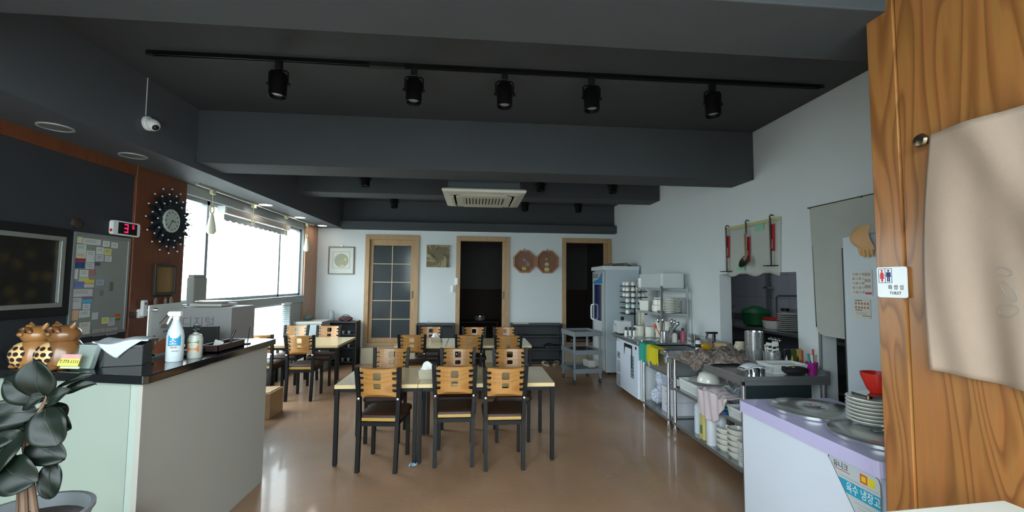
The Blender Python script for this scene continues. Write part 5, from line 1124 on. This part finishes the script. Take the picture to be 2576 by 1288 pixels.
o = obj('tray', B().plate(rrect(-.09, .09, -.09, .09, .02), [], .012, lambda a, b_, d: Vector((2.31+a, 3.80+b_, Z2+d))), mat('blue_tray', '#1f4fa3', .4), bev=.003); tag(o, 'blue plastic tray by the pink towel', 'tray')
for k in range(5):
    o = obj('bottle_cap', B().lathe([(.014, 0), (.014, .014), (0, .014)], 12, (2.27+.03*(k % 3), 3.78+.03*(k//3), Z2+.0125)), mat('cap_green', '#1e9a5a', .4)); tag(o, f'green cap on the blue tray, {["front left", "front middle", "front right", "back left", "back middle"][k]}', 'cap', 'green caps on the blue tray')
for x, y, h, r, c, l in ((2.34, 4.32, .30, .062, '#c5d3dc', 'pale blue plastic jug on the bottom shelf'), (2.47, 4.34, .28, .05, '#cfd4d6', 'white bottle behind the pale blue jug'), (2.27, 4.00, .29, .045, '#cdd2d6', 'tall white cylinder beside the stacked bowls'), (2.35, 3.97, .29, .05, '#bfc6cb', 'greyish cylinder behind the tall white cylinder')):
    o = obj('plastic_jug', B().lathe([(0, 0), (r, 0), (r*1.02, .01), (r, h*.85), (r*.8, h*.95), (r*.5, h), (0, h)], 22, (x, y, Z3)), mat('jug_'+c[1:], c, .4), smooth=True); tag(o, l, 'jug')
t = thing('detergent_pouch', 'pale yellow detergent pouch on the bottom shelf', 'pouch', (2.27, 4.13, Z3)); obj('pouch', B().box(-.03, .03, -.045, .045, 0, .27), mat('pale_yellow', '#c6bb78', .45), t, bev=.012); obj('print', B().box(-.0325, -.0305, -.02, .02, .06, .14), mat('olive_print', '#6c7440', .6), t)
bp = [(0, 0), (.05, 0), (.078, .03), (.082, .062), (.077, .062), (.07, .03), (.04, .008), (0, .008)]
wbm = mat('soup_bowl_white', '#d6d5cb', .3, coat=.3)
stack(4, 'soup_bowl', bp, .048, (2.33, 3.86, Z3), wbm, 'soup bowl in the four-high stack on the bottom shelf', 'bowl', 'soup bowls on the bottom shelf')
stack(5, 'soup_bowl', [(a*1.05, b_) for a, b_ in bp], .048, (2.33, 3.68, Z3), wbm, 'soup bowl in the five-high stack on the bottom shelf', 'bowl', 'soup bowls on the bottom shelf')
stack(4, 'soup_bowl', bp, .052, (2.52, 3.70, Z3), wbm, 'soup bowl in the stack behind the front stacks', 'bowl', 'soup bowls on the bottom shelf')
basket('basket', 'pale ribbed crate at the near end of the bottom shelf', (2.36, 3.50, Z3), .24, .09, .2, wb, 0, 6, 1, .96)
# under the sink
bx = mat('box_white', '#c8c9d2', .6, var=.01); ZU = .1155
for k, (w1_, l) in enumerate((('석 탁', 'lower white lettered carton under the sink'), ('조 늘', 'upper white lettered carton under the sink'))):
    t = thing('carton', l, 'box', (2.60, 5.02, ZU+k*.15)); obj('box', B().box(-.30, .30, -.14, .14, 0, .148), bx, t, bev=.004)
    text('lettering', w1_, .085, frame_mat((-.05, -.1412, .07), *FC), mat('green_ink', '#17685c', .6), t)
    text('lettering', '- 냉면 -', .025, frame_mat((-.3012, .05, .10), *FY), mat('grey_ink', '#77787a', .7), t)
basket('basket', 'small white perforated basket on the cartons under the sink', (2.62, 5.02, ZU+.30), .36, .22, .09, wb, 0, 4, 18)
for k in range(4):
    cx_, cy_, cz_, r_ = ((2.35, 5.36, ZU+.12, .09), (2.42, 5.30, ZU+.25, .10), (2.36, 5.22, ZU+.36, .10), (2.55, 5.36, ZU+.33, .11))[k]
    b = B(); bmesh.ops.create_icosphere(b.bm, subdivisions=4, radius=r_*.95)
    for v in b.bm.verts:
        d_ = v.co.copy(); v.co *= 1+.2*abs(math.sin(d_.x*60+k)*math.cos(d_.y*55))+.16*math.sin(d_.z*90+d_.x*40)*math.sin(d_.y*110)-.1*abs(math.sin(d_.x*140+d_.z*120))
    o = obj('plastic_bag', b, mat('bag_film', '#c9d1e2', .2, alpha=.72), smooth=True, loc=(cx_, cy_, cz_)); tag(o, f'crumpled clear bag in the bundle under the sink, {["lowest", "second from the bottom", "topmost", "rear one"][k]}', 'plastic bag', 'bags under the sink')

# ---------------------------------------------------------------- utility cart
t = thing('utility_cart', 'grey three-tier plastic cart on wheels before the right-hand door', 'cart', (1.62, 6.93, 0), math.radians(9))
cw, cd = .50, .56
for z in (.80, .50, .20):
    obj('tray', B().box(0, cw, 0, cd, z, z+.015).box(0, cw, -.005, .02, z-.03, z+.05).box(0, cw, cd-.02, cd+.005, z-.03, z+.05).box(-.005, .02, 0, cd, z-.03, z+.05).box(cw-.02, cw+.005, 0, cd, z-.03, z+.05), cartm, t, bev=.005)
for x in (.025, cw-.025):
    for y in (.025, cd-.025):
        obj('post', B().tube([(x, y, .12), (x, y, .83)], .021, 12), cartm, t, smooth=True)
        c = obj('caster_fork', B().box(x-.015, x+.015, y-.02, y+.02, .07, .13), cartm, t)
        w = obj('wheel', B().tube([(x-.012, y, .042), (x+.012, y, .042)], .042, 18), mat('wheel_grey', '#3c3f42', .5), c)
o = obj('brown_tray', B().box(-.16, .16, -.2, .2, 0, .025), mat('brown_lacquer', '#3a2724', .35), loc=(1.86, 7.25, .5155), rot=(0, 0, .15), bev=.006); tag(o, 'dark brown tray on the middle tier of the grey cart', 'tray')
t = thing('newspaper_bundle', 'folded printed cloth bundle on the bottom tier of the grey cart', 'bundle', (1.98, 7.30, .2155), .2)
obj('bundle', B().box(-.07, .07, -.13, .13, 0, .13), mat('print_bundle', '#b3aca6', .8, var=.35, scale=25), t, bev=.03)
t = thing('pallet', 'low steel mat rack on the raised floor edge behind the cart', 'rack', (2.3, 9.3, .385)); obj('board', B().box(-.2, .25, 0, .12, .0, .03), steel_d, t)

# ---------------------------------------------------------------- sheet and ladles over the hatch
RX = XR-.004
def sheet(u, v):
    y = 4.93-u*.95-.03*v*(1-2*u); z = 2.31+.0*u-v*(.555+.02*math.sin(u*14))
    return Vector((RX-.006-.006*math.sin(u*9)*v, y, z))
t = thing('plastic_sheet', 'pale plastic sheet taped to the wall above the hatch', 'sheet', (0, 0, 0))
obj('sheet', B().grid(30, 12, sheet), mat('sheet_film', '#b5b8b0', .5, alpha=.85), t, smooth=True, solid=.002)
obj('yellow_tape', B().box(RX-.012, RX-.009, 3.98, 4.93, 2.295, 2.325), mat('tape_yellow', '#b3ad74', .6), t)
for y, z in ((4.22, 2.22), (4.55, 1.80)): obj('green_tape', B().box(RX-.020, RX-.017, y, y+.14, z, z+.07), mat('tape_green', '#7fb295', .6), t)
brz = mat('bronze_metal', '#4a4038', .35, .7)
def ladle(label, y, ztop, L_, red0, red1, kind):
    t = thing('hanging_ladle', label, 'ladle', (RX-.04, y, ztop), 0, 'ladles hanging above the hatch')
    obj('hook', B().tube([(.038, 0, .02), (.01, 0, .03), (-.005, 0, .01), (0, 0, -.02)], .006, 6), black_met, t)
    obj('handle', B().tube([(0, 0, -.0), (0, 0, -L_)], .009, 8), brz, t, smooth=True)
    r = obj('red_wrap', B().plate([(-.035, -red0), (.035, -red0), (.028, -red1), (-.026, -red1)], [], .012, lambda a, b_, d: Vector((.012+d, a, b_))), mat('red_wrap', '#a31d2c', .35, var=.3, scale=30), t)
    obj('wrap_print', B().box(.0105, .0118, -.008, .004, -red1+.02, -red1+.12), paper, r)
    if kind == 'bowl':
        obj('bowl', B().lathe([(0, 0), (.05, .012), (.075, .04), (.072, .04), (.048, .016), (0, .005)], 22, (0, .0, -L_-.055), Matrix.Rotation(-1.15, 4, 'Y')), brz, t, smooth=True)
        for dy in (-.018, .018): obj('prong', B().tube([(-.008, dy, -.12), (-.008, dy*.7, -L_+.0)], .006, 6), mat('wood_pale', '#8f7658', .6), t)
    else:
        obj('blade', B().lathe([(0, 0), (.07, .004), (.078, .012), (0, .006)], 20, (0, .0, -L_-.01)), brz, t, smooth=True)
ladle('ladle with a red wrapper hanging at the left over the hatch', 4.86, 2.32, .52, .10, .36, 'blade')
ladle('bronze ladle with wooden prongs hanging in the middle over the hatch', 4.48, 2.33, .39, .16, .43, 'bowl')
ladle('ladle with a red wrapper hanging at the right over the hatch', 4.09, 2.33, .49, .07, .34, 'blade')
# kitchen door flap and its frame
t = thing('door_curtain', 'beige flap curtain hanging over the kitchen doorway', 'curtain', (0, 0, 0))
obj('fabric', B().plate([(0, 0), (1.0, 0), (1.0, 1.13), (.13, 1.13), (.08, 1.12), (.045, 1.09), (.03, 1.04)], [], .004, lambda a, b_, d: Vector((RX-.012-.012*math.sin(PI*b_/1.13)-d, 3.60-a, 2.34-b_)), [(x*.1, y*.15) for x in range(1, 10) for y in range(1, 7)]), mat('flap_beige', '#a9aba3', .7), t, smooth=True)
obj('rod', B().tube([(RX-.012, 3.62, 2.345), (RX-.012, 2.6, 2.345)], .005, 6), brz, t)
for y in (3.62, 3.10): obj('hook', B().tube([(RX, y+.02, 2.35), (RX-.02, y-.03, 2.338)], .005, 6), black_met, t)
obj('weight_bar', B().tube([(RX-.016, 3.575, 2.0), (RX-.02, 3.56, 1.28)], .004, 6), black_met, t)
struct('trim_5', B().box(RX-.006, RX+.004, 3.535, 3.56, 0, 2.2), mat('seam_grey', '#6d7172', .6))

# ---------------------------------------------------------------- white tall fridge by the kitchen door
t = thing('kitchen_fridge', 'tall white fridge with two picture stickers beside the kitchen doorway', 'fridge', (2.56, 1.95, 0))
obj('cabinet', B().box(.06, .46, 0, .86, .05, 2.0), mat('fridge_side', '#b0bbc2', .4, var=.01), t, bev=.005)
obj('door', B().box(0, .05, .0, .83, .06, 1.985), mat('fridge_front', '#b2bcc1', .35, var=.01), t, bev=.008)
obj('seal', B().box(.012, .06, .828, .85, .08, 1.91), black_pl, t)
for x in (.1, .4):
    for y in (.05, .8): obj('foot', B().tube([(x, y, 0), (x, y, .05)], .02, 8), black_pl, t)
stx = 2.56
t = thing('sticker_sheet', 'larger sticker sheet of pictures with a red bar on the white fridge door', 'sticker', (stx, 2.70, 1.665))
obj('sheet', B().box(-.004, -.001, -.14, .02, -.085, .085), mat('sheet_pale', '#c3c8c6', .6), t)
for r in range(5):
    for c in range(4): obj('picture_print', B().box(-.0052, -.004, .0-c*.024-.012, .004-c*.024, .05-r*.03, .066-r*.03), mat('print_brown' if (r+c) % 2 else 'print_tan', '#a3958c' if (r+c) % 2 else '#b8aea2', .7), t)
for r in range(3):
    for c in range(2): obj('picture_print', B().box(-.0052, -.004, -.098-c*.022-.008, -.088-c*.022, .045-r*.04, .066-r*.04), mat('print_brown', '#8d766c', .7), t)
obj('red_print', B().box(-.0052, -.004, -.135, -.09, -.075, -.06), mat('print_red', '#b04a58', .6), t)
t = thing('sticker_sheet', 'smaller sticker sheet with two rows of round pictures on the white fridge door', 'sticker', (stx, 2.68, 1.50))
obj('sheet', B().box(-.004, -.001, -.10, .02, -.07, .055), mat('sheet_cream', '#c4bfb5', .6), t)
for r in range(2):
    for c in range(5): obj('picture_print', B().lathe([(.0085, 0), (0, .0012)], 10, (-.004, .005-c*.022, .028-r*.026), Matrix.Rotation(-PI/2, 4, 'Y')), mat('print_rust', '#9d7566', .7), t)
for y, z, w, c in ((.01, .045, .05, '#5f6a58'), (.01, -.018, .05, '#5f6a58'), (-.04, -.055, .06, '#7a8470')): obj('text_print', B().box(-.0052, -.004, y-w, y, z, z+.006), mat('tp_'+c[1:], c, .7), t)
for k in range(3): obj('paragraph_print', B().box(-.0052, -.004, -.075, .005, -.03-k*.007, -.0275-k*.007), mat('tp_grey', '#9a9c98', .7), t)
def glove(name, loc, lab, m_, sc):
    t = thing('rubber_glove', lab, 'glove', loc)
    def f(u, v):
        a = 2*PI*u; w = (.055+.03*math.sin(v*3)); return Vector((.012*math.sin(a)-.004-.02*math.sin(v*PI), w*math.cos(a)+.03*math.sin(v*4), -v*.19))*sc
    obj('cuff', B().grid(20, 12, f), m_, t, smooth=True)
    for k, (y, l) in enumerate(((-.05, .05), (-.02, .065), (.015, .06), (.045, .045))): obj('finger', B().tube([(-.004, y*sc, -.15*sc), (-.006, (y-.01)*sc, -(.17+l)*sc), (-.004, (y-.012)*sc, -(.185+l)*sc)], [.015*sc, .012*sc, .006*sc], 8), m_, t, smooth=True)
glove('g', (2.54, 2.58, 2.04), 'pale orange rubber glove hanging over the top of the white fridge', mat('rubber_peach', '#c59a6a', .6, var=.1), .85)
o = obj('glove_bundle', B().ball((2.66, 2.45, 2.035), .09, (.9, 1.6, .35), 18, 10), mat('grey_brown_cloth', '#7d776b', .8, var=.3, scale=20), smooth=True); tag(o, 'grey-brown folded cloth on top of the white fridge', 'cloth')

# ---------------------------------------------------------------- broth fridge
t = thing('broth_fridge', 'low white broth fridge with a lavender top and two round steel lids', 'fridge', (1.84, 1.84, 0))
obj('cabinet', B().box(.012, .66, .02, 1.03, .04, .775), ice, t, bev=.008)
b = B().plate(rrect(-.005, .68, 0, 1.05, .03), [circ(.33, .75, .20, 32), circ(.33, .29, .20, 32)], .075, lambda a, b_, d: Vector((a, b_, .775+d)))
obj('top', b, lav, t, bev=.008)
for y, nm in ((.75, 'far'), (.29, 'near')):
    l = obj('lid', B().lathe([(.236, .0), (.24, .004), (.24, .02), (.232, .026), (.06, .034), (.05, .030), (.045, .020), (0, .020)], 48, (.31, y, .851)), steel, t, smooth=True)
    obj('lid_handle', B().box(-.05+.31, .05+.31, y-.007, y+.007, .877, .886), chrome, l, bev=.003)
g2 = lambda a, b_, d: Vector((.0115-d, a, b_))
tri = [(.30, .772), (.035, .772), (.018, .762), (.012, .74), (.012, .35), (.29, .745), (.305, .76)]
pl_ = obj('label_panel', B().plate(tri, [], .002, g2), mat('label_silver', '#b4bcc0', .4), t)
ins = lambda P_, k, c=(.11, .68): [(c[0]+(x-c[0])*k, c[1]+(y-c[1])*k) for x, y in P_]
obj('label_border', B().plate(tri, [ins(tri, .975)], .0006, lambda a, b_, d: Vector((.0094-d, a, b_))), mat('border_dark', '#3c4450', .5), pl_)
obj('teal_band', B().plate([(.243, .685), (.016, .685), (.016, .625), (.200, .625)], [], .0008, lambda a, b_, d: Vector((.0093-d, a, b_))), mat('teal_print', '#1c93b2', .5), pl_)
text('lettering', '육수 냉장고', .052, frame_mat((.0080, .198, .654), *FY), white_pl, pl_, sx=.72)
text('lettering', '유니크', .036, frame_mat((.0086, .272, .742), *FY), ink, pl_, sx=.9)
obj('red_underline', B().box(.0085, .0093, .175, .262, .721, .724), mat('red_ink', '#b5443c', .6), pl_)
obj('orange_print', B().plate([(.118, .71), (.08, .71), (.08, .752), (.118, .752)], [[(.111, .718), (.087, .718), (.087, .744), (.111, .744)]], .0008, lambda a, b_, d: Vector((.0093-d, a, b_))), mat('orange_red', '#c8502a', .5), pl_)
obj('yellow_print', B().box(.0086, .0093, .040, .078, .712, .748).box(.0086, .0093, .0875, .1105, .7185, .7435), mat('yellow_print', '#d0c41e', .5), pl_, kind='stuff')
for k in range(7): obj('text_print', B().box(.0088, .0093, .03, .150-k*.014, .60-k*.018, .6025-k*.018), mat('tp_grey', '#9a9c98', .7), pl_)
obj('text_print', B().box(.0088, .0093, .03, .235, .697, .700), mat('tp_grey', '#9a9c98', .7), pl_)
obj('side_vent', B().box(.04, .30, .012, .02, .1, .74), mat('vent_mauve', '#8d8698', .6), t)
for k in range(14): obj('vent_slot', B().box(.05, .29, .009, .0125, .14+k*.04, .148+k*.04), vent, t)
for x in (.08, .6):
    for y in (.1, .95): obj('foot', B().tube([(x, y, 0), (x, y, .045)], .025, 10), black_pl, t)
ZP = .905
bpl = [(0, 0), (.06, 0), (.08, .006), (.108, .024), (.108, .028), (.10, .028), (.075, .012), (0, .009)]
t = None
stack(7, 'side_plate', bpl, .0195, (2.185, 2.235, .888), ceram, 'white dish in the stack on the broth fridge', 'dish', 'dishes stacked on the broth fridge', 4 and 28)
o = obj('steel_tray', B().plate(rrect(-.075, .075, -.06, .06, .02), [], .022, lambda a, b_, d: Vector((2.19+a, 2.225+b_, 1.034+d))), chrome, bev=.004); tag(o, 'small shiny steel box lid on top of the dish stack', 'tray')
o = obj('red_bowl', B().lathe([(0, 0), (.035, 0), (.05, .02), (.075, .09), (.078, .11), (.073, .11), (.045, .022), (0, .01)], 26, (2.225, 2.22, 1.057)), red_m, smooth=True); tag(o, 'red plastic bowl on top of the dish stack', 'bowl')
o = obj('white_cloth', B().grid(16, 20, lambda u, v: Vector((1.985+(u-.5)*.07+.012*math.sin(9*v), 1.93+(u-.5)*.05, 1.20-v*.31+.01*math.sin(7*u)))), mat('cloth_plain', '#c5cdd2', .9), smooth=True, solid=.01); tag(o, 'white cloth hanging at the edge of the wooden partition by the red bowl', 'cloth')

# ---------------------------------------------------------------- wooden partition, sign, curtain (x 1.7)
PX = 1.70
pn = struct('wall_partition', B().box(PX+.012, PX+.11, -.49, 1.55, 0, ZC), pine)
for y0_, y1_ in ((.35, .952), (.956, 1.552)): obj('wood_panel', B().box(PX, PX+.012, y0_, y1_, 0, ZC), pine, pn, bev=.002)
obj('wood_panel', B().box(PX, PX+.012, -.49, .346, 0, ZC), pine, pn, bev=.002)
st = obj('door_jamb', B().box(PX-.008, PX+.11, 1.556, 1.672, 0, ZC), pine, pn, bev=.003)
t = thing('toilet_sign', 'white restroom sign with red and blue figures on the wooden jamb', 'sign', (PX-.009, 1.604, 1.663), 0)
s_ = lambda q: (lambda a, b_, d: Vector((-d-q, -a, b_)))
obj('plate', B().plate(rrect(-.062, .062, -.062, .062, .008), [], .004, s_(0)), mat('sign_white', '#dfe3e4', .3), t)
obj('box_line', B().plate([(-.055, -.003), (.003, -.003), (.003, .056), (-.055, .056)], [[(-.053, -.001), (-.027, -.001), (-.027, .054), (-.053, .054)], [(-.025, -.001), (.001, -.001), (.001, .054), (-.025, .054)]], .0006, s_(.004)), mat('sign_navy', '#33405e', .5), t)
for cx_, c, sk in ((-.040, '#c8313c', 1), (-.012, '#2b3566', 0)):
    M_ = mat('fig_'+c[1:], c, .5)
    body = [(cx_-.004, .002), (cx_+.004, .002), (cx_+.004, .014), (cx_+.0095, .014), (cx_+.004, .038), (cx_+.009, .024), (cx_+.0105, .025), (cx_+.005, .041), (cx_-.005, .041), (cx_-.0105, .025), (cx_-.009, .024), (cx_-.004, .038), (cx_-.0095, .014), (cx_-.004, .014)] if sk else [(cx_-.006, .002), (cx_-.001, .002), (cx_-.001, .02), (cx_+.001, .02), (cx_+.001, .002), (cx_+.006, .002), (cx_+.006, .022), (cx_+.0105, .022), (cx_+.009, .041), (cx_-.009, .041), (cx_-.0105, .022), (cx_-.006, .022)]
    fg = obj('figure_print', B().plate(body, [], .0006, s_(.004)), M_, t); obj('head_print', B().plate(circ(cx_, .047, .0045, 12), [], .0006, s_(.004)), M_, fg)
text('lettering', '화 장 실', .021, frame_mat((-.0045, .016, -.022), *FY), ink, t, sx=.95); text('lettering', 'TOILET', .0165, frame_mat((-.0045, .010, -.044), *FY), ink, t, sx=.9)
kn = obj('brass_hook', B().lathe([(.012, 0), (.012, .02), (.024, .028), (.026, .036), (.02, .045), (0, .048)], 20, (PX-.001, 1.445, 2.195), Matrix.Rotation(-PI/2, 4, 'Y')), mat('brass_knob', '#6e604c', .25, .9), smooth=True); tag(kn, 'small brass hook holding the corner of the beige curtain', 'hook')
def cur(u, v):
    y = 1.435-u*1.5; fold = .014*math.sin(u*26+2.2*v)*(.35+.65*v)+.01*math.sin(u*61-3*v)*v
    diag = .022*math.exp(-((u-.10-.35*v*(1-u))/.05)**2)*(1-v*.3)
    z = 2.205-v*.86-.012*math.sin(u*5)*v
    y += .022*math.sin(v*2.6)*(1-u)**6-.022*(1-u)**6*(1-v)
    return Vector((PX-.034-fold*.8-diag-.012*math.sin(v*PI), y, z))
t = thing('beige_curtain', 'plain beige cloth curtain hanging on the wooden wall at the right', 'curtain', (0, 0, 0))
fb = obj('fabric', B().grid(150, 40, cur), mat('curtain_beige', '#a08b7a', .85, var=.03, bump=.15, bscale=500), t, smooth=True, solid=.002)
mk = mat('pencil_mark', '#7f8b8c', .8)
def mark(cy, cz, ry, rz_, rot):
    pts = []
    for k in range(25):
        a = 2*PI*k/24*(.93); p_, q_ = ry*math.cos(a), rz_*math.sin(a); yy, zz = cy+p_*math.cos(rot)-q_*math.sin(rot), cz+p_*math.sin(rot)+q_*math.cos(rot)
        u = (1.435-yy)/1.5; v = (2.205-zz)/.86; c = cur(u, v); pts.append((c.x-.004, c.y, c.z))
    obj('drawn_mark', B().tube(pts, .0007, 5), mk, t)
mark(1.20, 1.70, .022, .012, .3); mark(1.19, 1.64, .034, .013, 1.0); mark(1.195, 1.58, .03, .018, -.3)
t = thing('white_table', 'white table corner at the lower right edge of the view', 'table', (1.42, .60, 0), .08)
obj('tabletop', B().plate([(-.30, -.5), (.205, -.5), (.245, .60), (-.30, .60)], [], .035, lambda a, b_, d: Vector((a, b_, .965+d))), mat('table_white', '#d9dcd4', .3), t, bev=.006)
for x in (-.25, .13):
    for y in (-.45, .53): obj('leg', B().box(x, x+.04, y, y+.04, 0, .965), white_pl, t)

# ---------------------------------------------------------------- rubber plant
t = thing('rubber_plant', 'dark-leaved rubber plant in a grey pot at the lower left', 'plant', (-1.47, 1.60, 0))
pot = obj('pot', B().lathe([(0, 0), (.11, 0), (.13, .05), (.155, .80), (.163, .84), (.172, .855), (.172, .867), (.158, .867), (.15, .82), (.145, .80)], 36, cap=False), mat('grey_pot', '#74797c', .4, coat=.2), t, smooth=True)
obj('soil', B().lathe([(.150, .825), (.08, .832), (0, .835)], 24, cap=False), mat('soil', '#4a4440', .95, var=.4, scale=60, bump=.8), pot, smooth=True)
brk = mat('plant_stem', '#6b5140', .7, var=.2)
st1 = obj('stem', B().tube([(.005, 0, .83), (-.01, 0, .96), (-.005, 0, 1.10), (.02, -.01, 1.18), (.05, -.01, 1.25), (.05, -.01, 1.29)], [.011, .010, .007, .006, .005, .004]), brk, t, smooth=True)
obj('stem', B().tube([(.03, .01, .83), (.005, .01, .96), (-.01, .0, 1.06), (-.03, -.0, 1.15)], [.010, .009, .007, .005]), brk, t, smooth=True)
obj('stem', B().tube([(-.04, .02, .83), (-.035, .01, .98), (-.05, 0, 1.10)], [.004, .004, .003]), brk, t, smooth=True)
lfm = mat('rubber_leaf', '#0c150f', .38, var=.3, scale=3, spec=.3); lrib = mat('leaf_rib', '#1c2618', .5)
def leaf_(base, tip, w, nrm, bend=.012):
    base = Vector(base); tip = Vector(tip); ax = tip-base; L_ = ax.length; ax.normalize(); n_ = Vector(nrm); n_ = (n_-ax*ax.dot(n_)).normalized(); sd = ax.cross(n_)
    def f(u, v):
        s = .5-.5*math.cos(PI*u); ww = max(.0006, w*math.sqrt(max(0, 1-(2*s-1)**2))*(1.0+.10*math.sin(PI*s)-.06*s)); q = (v-.5)*2
        return base+ax*(L_*s)+sd*(q*ww/2)+n_*(.10*ww*abs(q)**1.3-bend*4*(s-.5)**2+.004*math.sin(s*8+q*2.5+L_*40))
    o = obj('leaf', B().grid(18, 8, f), lfm, t, smooth=True, solid=.0016)
    obj('midrib', B().tube([f(.06+.88*k/8, .5)+n_*.0012 for k in range(9)], [.0020-.00018*k for k in range(9)], 5), lrib, o)
    return o
LV = [  # base, tip, width, facing  (plant coordinates)
 ((.042, -.02, 1.25), (.037, -.05, 1.378), .104, (.15, -1, .2)),
 ((.05, -.01, 1.250), (-.062, -.04, 1.316), .092, (-.1, -1, .2)),
 ((.05, .02, 1.26), (.166, .02, 1.292), .040, (0, -.8, .7)),
 ((.06, .0, 1.28), (.154, .03, 1.325), .030, (0, -.7, 1)),
 ((.06, -.03, 1.237), (.144, -.05, 1.285), .050, (0, -1, .5)),
 ((.028, -.02, 1.208), (-.11, -.05, 1.208), .082, (0, -1, .3)),
 ((.045, -.03, 1.255), (-.03, -.01, 1.235), .06, (0, -1, .3)),
 ((.057, -.03, 1.220), (.122, -.05, 1.108), .112, (.15, -1, .1)),
 ((.03, .02, 1.19), (.09, .03, 1.13), .06, (.3, -1, 0)),
 ((.032, .0, 1.187), (-.038, .02, 1.160), .026, (0, -.8, .6)),
 ((-.02, -.02, 1.15), (-.088, -.06, 1.02), .13, (-.2, -1, .15)),
 ((-.03, .0, 1.17), (-.12, -.03, 1.10), .10, (-.2, -1, .4)),
 ((-.005, .0, 1.11), (.116, -.02, 1.05), .085, (.1, -.9, .4)),
 ((-.033, -.05, 1.045), (.080, -.07, 1.00), .115, (.05, -1, .25)),
 ((.075, -.01, 1.04), (.090, -.02, .924), .058, (.5, -1, 0)),
 ((-.04, -.04, 1.02), (-.088, -.08, .90), .10, (-.25, -1, .1)),
 ((-.03, .01, 1.312), (-.11, .02, 1.27), .034, (0, -.8, .6)),
 ((-.03, .03, 1.14), (.03, .09, 1.20), .08, (0, 1, .3)),
 ((-.06, .04, 1.10), (-.12, .10, 1.16), .08, (0, 1, .3))]
for a in LV: leaf_(*a)
t = thing('round_stool', 'dark round stool partly seen at the foot of the cashier counter', 'stool', (-1.57, 2.20, 0))
obj('seat', B().lathe([(0, .40), (.10, .40), (.135, .42), (.13, .47), (.09, .51), (0, .525)], 28), mat('dark_cushion', '#1e2224', .8), t, smooth=True)
for k in range(3): obj('leg', B().tube([(.08*math.cos(k*2.1), .08*math.sin(k*2.1), .40), (.12*math.cos(k*2.1), .12*math.sin(k*2.1), 0)], .012), black_met, t)
